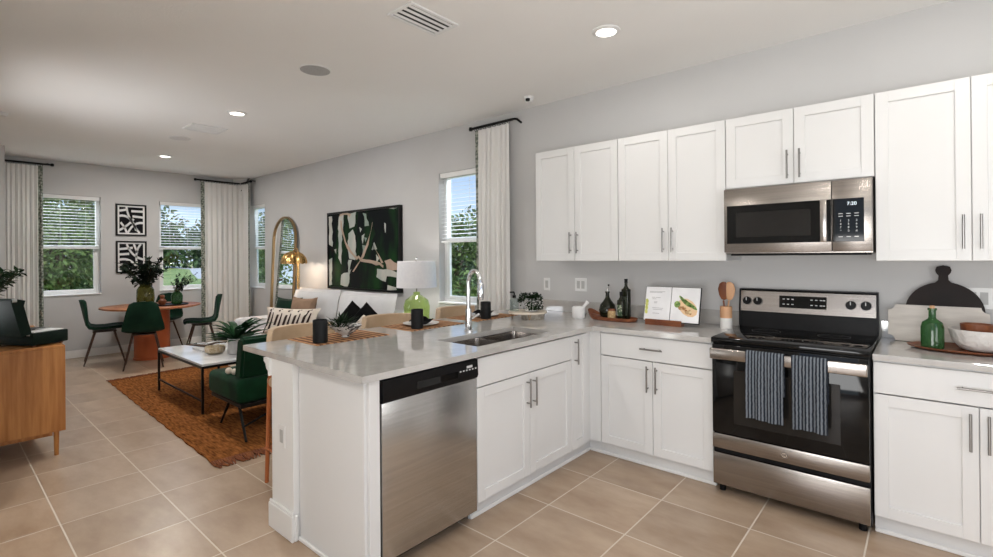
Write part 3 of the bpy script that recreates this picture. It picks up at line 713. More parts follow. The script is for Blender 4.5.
def blob(cx_, cz_, rx, rz, rot=0, n=12, t0=.0083, t1=.0090):
    pts = []
    for k in range(n):
        a = 2*PI*k/n; u = rx*math.cos(a); v = rz*math.sin(a); pts.append((cx_+u*math.cos(rot)-v*math.sin(rot), cz_+u*math.sin(rot)+v*math.cos(rot)))
    b.prism(pts, lambda u, v: g(u, v, t0), lambda u, v: g(u, v, t1))
for z in (.06, .085, .11, .13): blob(-.598, z, .011, .016, .3)
b.build('herb_picture', mat('yellow_green_print', (.45, .5, .08), .7, noise=40, col2=(.6, .6, .2)), pl_, smooth=False)
b = MB(); blob(-.302, .10, .075, .05, -.6); b.build('wood_board_picture', mat('pale_wood_print', (.72, .5, .3), .7, noise=20), pr_, smooth=False)
b = MB()
for q in range(3): blob(-.33+q*.026, .135-q*.013+.006, .05, .011, -.75+.1*q, t0=.0091, t1=.0098)
blob(-.375, .118, .022, .022, t0=.0091, t1=.0096)
b.build('zucchini_picture', mat('zucchini_print', (.02, .09, .01), .6, noise=50, col2=(.35, .5, .15)), pr_, smooth=False)
b = MB()
for q in range(4): blob(-.35+q*.022, .095-q*.012+(q % 2)*.012, .018, .012, -.4*q, t0=.0099, t1=.0104)
b.build('bread_picture', mat('toast_print', (.32, .12, .03), .6, noise=50, col2=(.75, .6, .35)), pr_, smooth=False)

# wood board with bottles
b = MB(); pts = []
for k in range(28):
    a = 2*PI*k/28; pts.append((.205*math.copysign(abs(math.cos(a))**.8, math.cos(a)), .085*math.copysign(abs(math.sin(a))**.8, math.sin(a))))
t = thing('serving_board', 'long reddish wooden tray with a curled end under the dark oil bottles', 'tray', (-.86, -.27, .914))
rz = Matrix.Rotation(R(-6), 3, 'Z')
def rb(u, v, z): q = rz @ Vector((u, v, 0)); return (-.86+q.x, -.27+q.y, .914+z+max(0, -u-.13)**1.4*1.6)
P = []
for q, (sc, z) in enumerate(((.0, .012), (.9, .012), (1.0, .028), (1.04, .028), (.98, .004), (.9, 0), (0.0, 0))):
    P.append([rb(u*max(sc, .001), v*max(sc, .001), z) for u, v in pts])
MB().grid(P, closed=True).build('tray_body', acacia_m, t)
t = thing('oil_bottle', 'round-bellied dark bottle with a pour spout on the wooden tray', 'bottle', (-.915, -.24, .926))
MB().lathe([(0, 0), (.04, 0), (.058, .02), (.066, .06), (.058, .1), (.03, .135), (.016, .16), (.014, .19), (.018, .195), (.018, .205), (0, .205)], (-.915, -.24, .9265), 28).build('bottle_body', glblack_m, t)
MB().tube([(-.915, -.24, 1.13), (-.915, -.24, 1.15), (-.905, -.24, 1.175)], [.008, .006, .004], 8).build('spout', nickel_m, t)
MB().cyl((-.9045, -.24, 1.174), .007, .014, 10).build('spout_cap', blackpl_m, t)
def square_bottle(label, x, y, s_, hb, hn, m_, lab):
    t = thing('oil_bottle', label, 'bottle', (x, y, .926))
    b = MB(); b.box(x-s_, x+s_, y-s_, y+s_, .9265, .9265+hb, .008, 3); b.build('bottle_body', m_, t)
    MB().lathe([(s_*.9, -.004), (s_*.42, .022), (s_*.4, hn-.025), (s_*.45, hn-.024), (0, hn-.024)], (x, y, .9265+hb), 20).build('neck', m_, t)
    MB().cyl((x, y, .9265+hb+hn-.0235), s_*.47, .03, 16).build('cap', blackpl_m, t)
    b = MB(); b.box(x-s_*.8, x+s_*.8, y-s_-.0012, y-s_-.0002, .955, .9265+hb*.75); b.build('label', mat(lab[0], lab[1], .7, noise=70, col2=lab[2], nlow=.5, nhigh=.6), t, smooth=False)
square_bottle('tall square black-green oil bottle at the back of the wooden tray', -.765, -.225, .028, .23, .07, glblack_m, ('dark_bottle_label', (.025, .03, .02), (.05, .06, .04)))
square_bottle('shorter dark oil bottle with a printed label, in front of the tall one', -.775, -.288, .024, .15, .055, glblack_m, ('printed_bottle_label', (.02, .05, .02), (.35, .38, .28)))
t = thing('small_jar', 'small amber jar with a kraft label in front of the round bottle', 'jar', (-.845, -.305, .926))
MB().lathe([(0, 0), (.028, 0), (.03, .004), (.03, .06), (.027, .064), (0, .064)], (-.845, -.305, .9265), 22).build('jar_body', mat('kraft_label_jar', (.42, .28, .13), .5, noise=60, col2=(.6, .45, .25), nlow=.45, nhigh=.6), t)
MB().cyl((-.845, -.305, .9905), .028, .014, 20).build('lid', acacia_m, t)
# mortar and pestle
t = thing('mortar', 'white marble mortar on the counter under the double outlet', 'mortar', (-1.14, -.30, .914))
MB().lathe([(0, 0), (.05, 0), (.054, .006), (.055, .085), (.048, .09), (.042, .085), (.035, .03), (0, .022)], (-1.14, -.30, .9142), 30).build('mortar_body', marble_m, t)
MB().tube([(-1.15, -.31, .945), (-1.10, -.28, 1.01), (-1.075, -.265, 1.045)], [.015, .012, .017], 12).build('marble_pestle', marble_m)
tag(bpy.data.objects['marble_pestle'], 'white marble pestle leaning out of the mortar', 'pestle')

# cake stand with soap and trailing plant
t = thing('plant_stand', 'round pale wood riser on thin wire legs beside the peninsula corner', 'riser', (-1.46, -.62, .914))
SXc, SYc = -1.43, -.60
MB().cyl((SXc, SYc, .962), .155, .014, 36).build('wood_top', mat('bleached_wood', (.62, .54, .45), .5, noise=5, col2=(.7, .62, .52), stretch=(1, 8, 1)), t)
for k in range(4):
    a = R(45+90*k); x, y = SXc+.12*math.cos(a), SYc+.12*math.sin(a)
    MB().tube([(x-.015, y, .9620), (x, y, .9168), (x+.015, y, .9620)], .0025, 6).build('wire_leg', brass_m, t)
b = MB()
MB().lathe([(.09, 0), (.095, .03), (.095, .04), (.09, .04), (.086, .004), (0, .004), (0, 0), (.09, 0)], (SXc+.03, SYc+.03, .9145), 28).build('wire_basket_dish', mat('grey_wicker', (.3, .27, .23), .8, noise=60, col2=(.5, .46, .4)))
tag(bpy.data.objects['wire_basket_dish'], 'shallow grey wicker dish tucked under the round wooden riser', 'dish')
t = thing('soap_dispenser', 'clear glass soap dispenser with a black pump on the riser', 'soap dispenser', (-1.52, -.66, .976))
MB().lathe([(0, 0), (.034, 0), (.036, .005), (.036, .085), (.028, .098), (.013, .104), (0, .104)], (-1.52, -.655, .9765), 22).build('bottle_body', glclear_m, t)
MB().lathe([(0, 0), (.015, 0), (.015, .02), (.006, .022), (.006, .04), (0, .04)], (-1.52, -.655, 1.0805), 14).build('pump', blackpl_m, t)
MB().tube([(-1.52, -.655, 1.118), (-1.52, -.655, 1.126), (-1.555, -.665, 1.124)], .0065, 8).build('nozzle', blackpl_m, t)
t = thing('trailing_plant', 'small trailing green plant in a white pot on the riser', 'plant', (-1.40, -.59, .976))
MB().lathe([(0, 0), (.045, 0), (.052, .01), (.055, .1), (.05, .103), (.046, .09), (0, .085)], (-1.40, -.59, .9765), 24).build('pot', ceramic_m, t)
b = MB(); rnd = random.Random(4)
for k in range(60):
    a = rnd.random()*2*PI; rr = .055+rnd.random()*.035; drop = rnd.random()**1.5*.13 if math.cos(a-R(-20)) > -.4 else .03
    if rnd.random() < .4: a = R(rnd.uniform(-60, 20)); drop = .12
    x0, y0 = -1.40+.03*math.cos(a), -.59+.03*math.sin(a); p = [(x0, y0, 1.07), (-1.40+rr*.9*math.cos(a), -.59+rr*.9*math.sin(a), 1.098+rnd.random()*.02), (-1.40+rr*1.15*math.cos(a), -.59+rr*1.15*math.sin(a), 1.08-drop*.5), (-1.40+rr*1.2*math.cos(a), -.59+rr*1.2*math.sin(a), max(.985, 1.07-drop))]
    for i in range(3):
        for q in range(6):
            f_ = q/6; pt = Vector(p[i])*(1-f_)+Vector(p[i+1])*f_
            b.leaf(pt, (rnd.uniform(-1, 1), rnd.uniform(-1, 1), rnd.uniform(-.3, .8)), (0, 0, 1), .02, .014)
b.build('foliage', leaf_m, t, smooth=False)

# ------------------------------------------------------------------ PENINSULA PLACE SETTINGS
PY = (-2.045, -1.36, -.72)
nm = ('nearest the counter end', 'in the middle of the peninsula', 'nearest the kitchen corner')
for i, y in enumerate(PY):
    t = tag(MB().box(-1.98, -1.63, y-.25, y+.25, .914, .918, .001).build('placemat', mat_m, smooth=False), 'woven brown placemat '+nm[i], 'placemat')
for i, (x, y) in enumerate(((-1.70, -2.235), (-1.69, -1.515), (-1.68, -.82))):
    b = MB(); b.lathe([(0, 0), (.038, 0), (.042, .004), (.042, .13), (.040, .134), (.036, .13), (.035, .03), (0, .03)], (x, y, .9182), 28)
    tag(b.build('tumbler', rope_m), ('tall matte black tumbler nearest the counter end', 'matte black tumbler in front of the green glass lamp', 'small matte black tumbler right of the faucet')[i], 'tumbler')
# footed bowl with greenery on the first mat
patt_m = mat('black_white_patterned_ceramic', (.03, .03, .03), .4, noise=28, col2=(.75, .73, .7), nlow=.42, nhigh=.5)
t = thing('footed_bowl', 'patterned black and white footed bowl on the nearest placemat', 'bowl', (-1.76, -2.03, .918))
MB().lathe([(0, 0), (.02, 0), (.026, .004), (.02, .012), (.05, .03), (.095, .068), (.098, .074), (.09, .07), (.045, .038), (0, .03)], (-1.76, -2.03, .9182), 28).build('bowl_body', patt_m, t)
b = MB(); rnd = random.Random(9)
for k in range(200):
    a = rnd.random()*2*PI; rr = rnd.random()*.09; x, y = -1.77+rr*math.cos(a), -2.06+rr*math.sin(a)
    b.leaf((x, y, .975+rnd.random()*.055), (math.cos(a), math.sin(a), rnd.uniform(-.2, 1.0)), (0, 0, 1), rnd.uniform(.035, .07), .011)
tag(b.build('greenery_sprigs', leaf_m, smooth=False), 'dark green leafy sprigs lying in the patterned footed bowl', 'greenery')
def plate_setting(y, label_p, label_b, label_n):
    t = tag(MB().lathe([(0, 0), (.08, 0), (.13, .012), (.132, .016), (.126, .016), (.078, .005), (0, .005)], (-1.82, y, .9182), 36).build('plate', ceramic_m), label_p, 'plate')
    tag(MB().lathe([(0, 0), (.045, 0), (.08, .025), (.082, .03), (.076, .028), (.04, .006), (0, .006)], (-1.82, y, .9234), 30).build('shallow_bowl', rope_m), label_b, 'bowl')
    b = MB(); rr = random.Random(int(-y*100)); P = []
    for i in range(9):
        row = []
        for j in range(9):
            u, v = -1+i/4, -1+j/4; row.append((-1.82+u*.055, y+v*.07, .955+.02*(1-u*u)*(1-v*v)+.007*math.sin(u*5+v*3)))
        P.append(row)
    b.grid(P, .006); tag(b.build('cloth_napkin', black_m, angle=80), label_n, 'napkin')
plate_setting(-1.37, 'white plate on the middle placemat', 'black shallow bowl stacked on the plate of the middle placemat', 'folded black napkin in the bowl on the middle placemat')
plate_setting(-.70, 'white plate on the placemat nearest the corner', 'black shallow bowl on the plate nearest the kitchen corner', 'folded black napkin in the bowl nearest the kitchen corner')

# ------------------------------------------------------------------ BAR STOOLS
def stool():
    t = thing('bar_stool', 'tan leather low-back bar stool nearest the counter end', 'stool', (0, 0, 0))
    b = MB()
    P = []
    for i in range(13):
        a = R(-66+132*i/12); row = []
        for j in range(9):
            v = j/8; z = .79+.19*v; rr = .23+.015*math.sin(v*PI)+.012*v
            row.append((-rr*math.cos(a)*1.0+.06, rr*math.sin(a), z))
        P.append(row)
    b.grid(P, .028); b.build('backrest', tanlea_m, t, local=True, angle=60)
    MB().box(-.19, .19, -.17, .17, .60, .67, .025, 3).build('seat', tanlea_m, t, local=True)
    for sx, sy in ((-1, -1), (-1, 1), (1, -1), (1, 1)):
        pts = [(sx*.17, sy*.15, .60), (sx*.185, sy*.17, 0)]
        if sx < 0: pts = [(-.145, sy*.15, .79), (-.16, sy*.16, .60), (-.185, sy*.17, 0)]
        MB().tube(pts, [.014]*(len(pts)-1)+[.012], 10).build('leg', cognac_m, t, local=True)
    b = MB(); q = .178
    for p_, r_ in (((-q, -q), (q, -q)), ((q, -q), (q, q)), ((q, q), (-q, q)), ((-q, q), (-q, -q))): b.tube([(*p_, .22), (*r_, .22)], .007, 8)
    b.build('footrest', cognac_m, t, local=True)
    return t
st = stool(); st.location = (-1.99, -2.17, 0); st['group'] = 'bar stools along the peninsula'
dup(st, (-2.0, -1.50, 0), 0, 'tan leather low-back bar stool behind the middle placemat')
dup(st, (-2.02, -.77, 0), 0, 'tan leather low-back bar stool behind the faucet')

# outlets
def outlet(label, x, z, wide=False, M=None, y=0.0):
    hw = .058 if wide else .035
    t = thing('wall_outlet', label, 'outlet', (x, y, z))
    MB().box(x-hw, x+hw, y-.005, y, z-.057, z+.057, .002).build('cover_plate', whitepl_m, t)
    for k, cx_ in enumerate((-.023, .023) if wide else (0,)):
        MB().box(x+cx_-.016, x+cx_+.016, y-.0065, y-.005, z-.033, z+.033, .0005).build('socket', greypl_m, t)
outlet('single white switch plate right of the curtain', -1.66, 1.155)
outlet('double white switch and outlet plate above the mortar', -1.30, 1.16, True)
outlet('white wall outlet behind the white bowl', 1.185, 1.165, True)
outlet('white wall outlet low beside the corner curtain', -7.2, .38)
outlet('white outlet on the end post of the peninsula', -1.53, .50, y=-2.545)

# ------------------------------------------------------------------ CEILING FIXTURES
def recessed(x, y, label, e=5, seen=True):
    t = thing('recessed_light', label, 'ceiling light', (x, y, H-.012), 'recessed ceiling lights' if False else None)
    MB().lathe([(.062, 0), (.085, .006), (.088, .012), (.06, .012), (.062, 0)], (x, y, H-.012), 32).build('trim_ring', whitepl_m, t)
    MB().cyl((x, y, H-.006), .061, .004, 32).build('diffuser', mat('glowing_diffuser', (1, 1, 1), .5, emit=(1, .96, .9), estr=6), t)
    l = light('downlight', 'AREA', (x, y, H-.02), e, (1, .955, .90), shape='DISK', size=.12); l.parent = t; l.location = (0, 0, -.008)
    return t
recessed(-.523, -.956, 'round recessed ceiling light above the kitchen corner')
recessed(-4.02, -1.78, 'round recessed ceiling light over the living area, second from the kitchen', 26)
recessed(-6.82, -1.62, 'small far recessed ceiling light nearest the dining table', 26)
t = thing('smoke_detector', 'small white round smoke detector on ceiling at the left edge', 'smoke detector', (-5.64, -3.29, H-.03))
MB().lathe([(0, 0), (.05, 0), (.06, .012), (.065, .03), (0, .03)], (-5.64, -3.29, H-.03), 28).build('housing', whitepl_m, t)
recessed(-1.7, -3.9, 'added recessed fill light behind the oak console side, out of view', 20)  # unseen downlight added to lift the living side
recessed(1.3, -.96, 'added recessed fill light above the right counter, out of view')  # unseen downlight added to light the right counter
recessed(1.2, -4.6, 'added recessed fill light behind the camera, out of view')  # unseen downlight added as fill from behind
recessed(1.2, -2.7, 'added recessed fill light in the kitchen aisle, out of view')  # unseen downlight added to light the aisle
def grille(x0, x1, y0, y1, label, n, slats_along='y'):
    t = thing('air_vent', label, 'vent', ((x0+x1)/2, (y0+y1)/2, H-.01))
    b = MB(); f = .022; b.box(x0, x1, y0, y0+f, H-.01, H, .002); b.box(x0, x1, y1-f, y1, H-.01, H, .002); b.box(x0, x0+f, y0+f, y1-f, H-.01, H, .002); b.box(x1-f, x1, y0+f, y1-f, H-.01, H, .002); b.build('frame', whitepl_m, t)
    MB().box(x0+f, x1-f, y0+f, y1-f, H-.0015, H-.0003).build('backing', mat('shadowed_duct', (.03, .03, .03), .9, noise=5), t, smooth=False)
    b = MB()
    for k in range(n):
        xx = x0+f+(x1-x0-2*f)*(k+.5)/n; b.prism([(-.006, .001), (.008, .0075), (.0095, .0075), (-.0045, .001)], lambda u, v: (xx+u, y0+f, H-.0095+v), lambda u, v: (xx+u, y1-f, H-.0095+v))
    b.build('louvres', whitepl_m, t, smooth=False)
grille(-1.36, -1.14, -2.0, -1.63, 'white rectangular ceiling vent with dark louvres near top centre', 4)
grille(-5.03, -4.72, -1.95, -1.60, 'white rectangular ceiling vent over the living area', 8)
for x, y, r_, lb in ((-2.45, -1.84, .115, 'round grey flush ceiling speaker beside the near vent'), (-5.54, -1.82, .11, 'round pale flush ceiling speaker beside the far vent')):
    t = thing('ceiling_speaker', lb, 'speaker', (x, y, H-.008))
    MB().lathe([(r_-.008, 0), (r_, .004), (r_, .008), (r_-.01, .008), (r_-.008, 0)], (x, y, H-.008), 36).build('rim', whitepl_m, t)
    MB().cyl((x, y, H-.006), r_-.009, .005, 36).build('grille', mat('grey_speaker_mesh' if x > -4 else 'pale_speaker_mesh', (.36, .36, .36) if x > -4 else (.68, .67, .66), .8, noise=200, col2=(.45, .45, .45) if x > -4 else (.74, .73, .72)), t)
t = thing('security_camera', 'small white dome camera with a black lens on ceiling above the curtain', 'camera', (-1.66, -.26, H-.05))
MB().lathe([(0, 0), (.03, .004), (.042, .02), (.045, .045), (.045, .05), (0, .05)], (-1.66, -.26, H-.05), 24).build('housing', whitepl_m, t)
MB().lathe([(0, -.012), (.016, -.008), (.02, .0), (.02, .012), (0, .012)], (-1.645, -.29, H-.036), 16).build('lens', blackgl_m, t)

# ------------------------------------------------------------------ CURTAINS
def curtain(label, path, ztop, zbot, folds, amp, bands, rodpts, rodends, bw=.05):
    """path: polyline in xy; bands: list of 's'/'e'"""
    pts = [Vector((*p, 0)) for p in path]; segs = [(pts[i+1]-pts[i]).length for i in range(len(pts)-1)]; Lt = sum(segs)
    def at(s):
        for i, l in enumerate(segs):
            if s <= l or i == len(segs)-1: d = (pts[i+1]-pts[i]).normalized(); return pts[i]+d*s, Vector((-d.y, d.x, 0))
            s -= l
    def surf(s, z):
        p, nn = at(s); f = (ztop-z)/(ztop-zbot); k = .35+.65*min(1, f*3)
        return p+nn*(amp*k*math.sin(2*PI*folds*s/Lt)+amp*.3*k*math.sin(2*PI*folds*2.3*s/Lt+1+f))+Vector((0, 0, z))
    mid = at(Lt/2)[0]; t = thing('curtain', label, 'curtain', (mid.x, mid.y, zbot))
    def sheet(s0, s1, n, th): return MB().grid([[surf(s0+(s1-s0)*i/n, ztop+(zbot-ztop)*j/16) for j in range(17)] for i in range(n+1)], th)
    sheet(bw if 's' in bands else 0, Lt-(bw if 'e' in bands else 0), folds*10, .003).build('drape', curtain_m, t, angle=80)
    if 's' in bands: sheet(0, bw, 6, .004).build('patterned_band', band_m, t, angle=80)
    if 'e' in bands: sheet(Lt-bw, Lt, 6, .004).build('patterned_band', band_m, t, angle=80)
    b = MB(); n = folds*2
    for k in range(n+1):
        p, nn = at(Lt*k/n); q = p+Vector((0, 0, ztop+.022)); d = Vector((-nn.y, nn.x, 0))
        b.tube([q+(nn*math.cos(a)+Vector((0, 0, 1))*math.sin(a))*.021 for a in [2*PI*j/10 for j in range(11)]], .0022, 5)
    b.build('rings', blackmt_m, t)
    r = thing('curtain_rod', label.replace('curtain', 'curtain') and 'black metal rod holding the '+label, 'curtain rod', rodpts[0])
    MB().tube(rodpts, .013, 12).build('rod', blackmt_m, r)
    for e_ in rodends: MB().lathe([(0, -.022), (.017, -.018), (.022, 0), (.017, .018), (0, .022)], e_, 16).build('finial', blackmt_m, r)
    return r
ZR = 2.735
r = curtain('cream curtain at the left edge window', [(XF+.09, -3.08), (XF+.09, -2.70)], ZR-.03, .02, 8, .018, 'e', [(XF+.09, -3.1, ZR), (XF+.09, -2.62, ZR)], [(XF+.09, -2.6, ZR)])
MB().tube([(XF, -2.645, ZR+.02), (XF+.05, -2.645, ZR+.02), (XF+.09, -2.645, ZR+.013)], .008, 8).build('bracket', blackmt_m, r)
r = curtain('cream curtain wrapping the far room corner', [(XF+.10, -.74), (XF+.10, -.10), (XF+.46, -.10)], ZR-.03, .02, 12, .016, 'se', [(XF+.10, -.8, ZR), (XF+.10, -.10, ZR), (XF+.50, -.10, ZR)], [(XF+.10, -.82, ZR), (XF+.52, -.10, ZR)], .055)
MB().tube([(XF+.47, 0, ZR+.02), (XF+.47, -.05, ZR+.02), (XF+.47, -.10, ZR+.013)], .008, 8).build('bracket', blackmt_m, r)
ZR2 = 2.715
r = curtain('cream curtain beside the kitchen cabinets', [(-2.47, -.09), (-2.03, -.09)], ZR2-.03, .02, 7, .02, 's', [(-2.52, -.09, ZR2), (-1.98, -.09, ZR2)], [(-2.53, -.09, ZR2)])
MB().tube([(-1.975, -.09, ZR2), (-1.955, -.09, ZR2), (-1.945, -.07, ZR2), (-1.945, 0, ZR2-.02)], .011, 10).build('bracket', blackmt_m, r)

# ------------------------------------------------------------------ WALL ART
def polys(name, lst, f, t0, t1, m_, par):
    if not name.endswith('stroke'):
        b = MB()
        for p in lst: b.prism(p, lambda u, v: f(u, v, t0), lambda u, v: f(u, v, t1))
        return b.build(name, m_, par, smooth=False)
    rq = random.Random(len(lst)*7)
    def rough(p):
        o_ = []
        for i in range(len(p)):
            a, c = Vector(p[i]), Vector(p[(i+1) % len(p)]); k_ = max(1, int((c-a).length/.05))
            for q in range(k_): z = a+(c-a)*q/k_; o_.append((min(1, max(0, z.x+rq.uniform(-.010, .010))), min(1, max(0, z.y+rq.uniform(-.012, .012)))))
        return o_
    for p in [rough(p) for p in lst]: MB().prism(p, lambda u, v: f(u, v, t0), lambda u, v: f(u, v, t1)).build(name, m_, par, smooth=False)
def strip(pts, wd):
    """ribbon polygon from a centreline and width(s)"""
    L_, R_ = [], []
    for i, p in enumerate(pts):
        a = Vector(pts[max(0, i-1)]); c = Vector(pts[min(len(pts)-1, i+1)]); d = (c-a).normalized(); n = Vector((-d.y, d.x)); w_ = wd[i] if isinstance(wd, (list, tuple)) else wd
        L_.append((p[0]+n.x*w_/2, p[1]+n.y*w_/2)); R_.append((p[0]-n.x*w_/2, p[1]-n.y*w_/2))
    return L_+R_[::-1]
def bez(p0, p1, p2, n=8): return [tuple((1-t)**2*a+2*t*(1-t)*b_+t*t*c for a, b_, c in zip(p0, p1, p2)) for t in [i/n for i in range(n+1)]]
ax0, ax1, az0, az1 = -5.39, -3.76, .985, 2.04
t = thing('abstract_painting', 'large dark green abstract canvas with cream strokes above the sofa', 'painting', ((ax0+ax1)/2, 0, az0))
b = MB(); fr = .025
b.box(ax0, ax1, -.05, -.002, az0, az0+fr); b.box(ax0, ax1, -.05, -.002, az1-fr, az1); b.box(ax0, ax0+fr, -.05, -.002, az0+fr, az1-fr); b.box(ax1-fr, ax1, -.05, -.002, az0+fr, az1-fr); b.build('frame', blackmt_m, t, smooth=False)
cv = MB().box(ax0+fr, ax1-fr, -.035, -.004, az0+fr, az1-fr).build('canvas', mat('dark_green_paint', (.003, .005, .006), .7, spec=.15, noise=3.2, col2=(.008, .040, .010), stretch=(1.5, 1, .5), nlow=.45, nhigh=.66), t, smooth=False)
AF = lambda u, v, t_: (ax0+fr+u*(ax1-ax0-2*fr), -.035-t_, az1-fr-v*(az1-az0-2*fr))
cp_ = mat('cream_paint', (.55, .53, .48), .6, noise=8, col2=(.38, .42, .38), stretch=(1, 1, .4)); pk_ = mat('pinkish_paint', (.50, .36, .28), .6, noise=8, col2=(.4, .3, .22)); gp_ = mat('green_paint', (.004, .012, .006), .7, spec=.15, noise=2.5, col2=(.010, .045, .012), stretch=(2, 1, .8)); sg_ = mat('sage_paint', (.28, .33, .28), .6, noise=9, col2=(.18, .25, .2))
polys('cream_stroke', [[(0, .02), (.05, .02), (.06, .45), (0, .42)], [(0, .62), (.05, .6), (.045, .98), (0, .98)], [(.16, .04), (.24, .02), (.21, .4), (.19, .68), (.15, .6)],
    [(.30, .02), (.43, .0), (.41, .2), (.33, .2)], [(.31, .28), (.38, .22), (.42, .3), (.42, .62), (.33, .62), (.3, .5)], [(.2, .84), (.34, .76), (.3, .98), (.19, .97)], [(.31, .62), (.36, .62), (.33, .8), (.3, .78)],
    [(.72, .75), (.86, .74), (.97, .78), (.97, .85), (.84, .83), (.82, .9), (.71, .85)], [(.86, .95), (.95, .95), (.96, 1), (.85, 1)], strip([(.65, .5), (.68, .42), (.70, .5)], .02), strip([(.82, .18), (.83, .3)], .02), [(.88, 0), (.98, 0), (.98, .015)], [(.70, .56), (.75, .6), (.71, .66)], [(.5, .32), (.545, .3), (.53, .42)], [(.08, .48), (.11, .47), (.12, .55)], [(.47, .2), (.5, .22), (.49, .28)]], AF, .0001, .003, cp_, cv)
polys('sage_stroke', [[(.53, .02), (.57, .04), (.61, .2), (.56, .2)], strip([(.54, .45), (.53, .55)], .04), [(.55, .33), (.59, .34), (.56, .4)]], AF, .0001, .0025, sg_, cv)
polys('pink_stroke', [strip(bez((.2, .1), (.22, .45), (.45, .62)), .025), strip(bez((.66, .15), (.6, .55), (.38, .78)), .014), strip([(.45, .58), (.5, .63), (.76, .68), (.8, .72)], [.03, .05, .04, .03]), [(.82, .64), (.9, .62), (.98, .68), (.97, .76), (.85, .74)], strip([(.7, .5), (.79, .66)], .01), strip([(.18, .02), (.3, .01), (.35, .04)], .03)], AF, .0031, .005, pk_, cv)
polys('green_fields', [[(.62, .22), (.66, .2), (.7, .3), (.64, .4)], [(.1, .7), (.15, .68), (.17, .9), (.1, .95)]] if True else [[(.67, .05), (.86, .02), (.98, .3), (.97, .55), (.84, .6), (.72, .4)], [(.44, .55), (.55, .7), (.66, .85), (.62, .98), (.42, .98), (.4, .8)], [(.22, .5), (.3, .6), (.29, .72), (.2, .8)]], AF, .00005, .00009, gp_, cv)

def print_frame(label, y0, y1, z0, z1, seed):
    t = thing('framed_print', label, 'picture', (XF, (y0+y1)/2, z0))
    b = MB(); f = .022
    b.box(XF+.001, XF+.025, y0, y1, z0, z0+f, .001); b.box(XF+.001, XF+.025, y0, y1, z1-f, z1, .001); b.box(XF+.001, XF+.025, y0, y0+f, z0+f, z1-f); b.box(XF+.001, XF+.025, y1-f, y1, z0+f, z1-f); b.build('frame', blackmt_m, t, smooth=False)
    ms = MB().box(XF+.002, XF+.010, y0+f, y1-f, z0+f, z1-f).build('mat_board', mat('white_mat_board', (.7, .7, .69), .8, noise=6), t, smooth=False)
    F = lambda u, v, t_: (XF+.010+t_, y0+.045+u*(y1-y0-.09), z1-.045-v*(z1-z0-.09))
    polys('black_field', [[(0, 0), (1, 0), (1, 1), (0, 1)]], F, .0, .001, mat('black_ink', (.008, .008, .010), .8, spec=.15, noise=5), ms)
    W_ = .085
    if seed: S = [strip(bez((.3, 0), (.35, .45), (.85, 1)), W_), strip(bez((0, .35), (.5, .25), (.7, .9)), W_), strip(bez((1, .6), (.6, .55), (.35, 1)), W_), strip(bez((0, .9), (.4, .7), (.6, .45)), W_), strip([(.5, .15), (1, .15)], W_), strip([(.55, .35), (1, .38)], W_), strip([(0, .15), (.3, .1)], W_), strip(bez((.05, .6), (.25, .8), (.3, 1)), W_)]
    else: S = [strip([(0, .2), (.55, .15)], W_), strip([(0, .4), (.4, .38)], W_), strip(bez((.9, 0), (.6, .3), (.75, .9)), W_), strip(bez((.3, 0), (.5, .5), (1, .6)), W_), strip(bez((0, .6), (.5, .5), (.8, 1)), W_), strip(bez((0, .8), (.3, .75), (.4, 1)), W_), strip([(.6, 0), (.75, .35)], W_)]
    polys('white_lines', S, F, .0011, .0018, mat('white_ink', (.68, .68, .68), .8, noise=5), ms)
print_frame('upper black framed print of white branching lines between the two far windows', -1.875, -1.485, 1.775, 2.26, 1)
print_frame('lower black framed print with curving white lines, partly behind the leaves', -1.875, -1.485, 1.205, 1.695, 0)

# ------------------------------------------------------------------ MIRROR
t = thing('arched_mirror', 'tall arched floor mirror with a thin brass frame beside the corner window', 'mirror', (-6.66, -.08, 0))
mw, mh = .38, 1.70
def arch(w_, h_): return [(-w_, 0.0), (w_, 0.0)]+[(w_*math.cos(R(a)), h_+w_*.95*math.sin(R(a))) for a in range(0, 181, 10)]
lm = R(2.6)
Mf = lambda t_: (lambda u, v: (-6.66+u, -.115+v*math.sin(lm)-t_, .012+v*math.cos(lm)))
b = MB(); o_, i_ = arch(mw, mh), [(u*(1-.04/mw*1), v if v > .01 else .035) for u, v in arch(mw-.0, mh-.02)]
i_ = [(-mw+.03, .03), (mw-.03, .03)]+[((mw-.03)*math.cos(R(a)), mh+(mw-.03)*.95*math.sin(R(a))) for a in range(0, 181, 10)]
va = [[b.bm.verts.new(Mf(tt)(*p)) for p in poly_] for poly_, tt in ((o_, 0), (o_, .03), (i_, .03), (i_, .01))]
n = len(o_)
for A_, B_ in zip(va, va[1:]):
    for k in range(n): b.bm.faces.new((A_[k], A_[(k+1) % n], B_[(k+1) % n], B_[k]))
b.build('frame', gold_m, t, smooth=False)
MB().prism(i_, Mf(.004), Mf(.012)).build('mirror_glass', mirror_m, t, smooth=False)

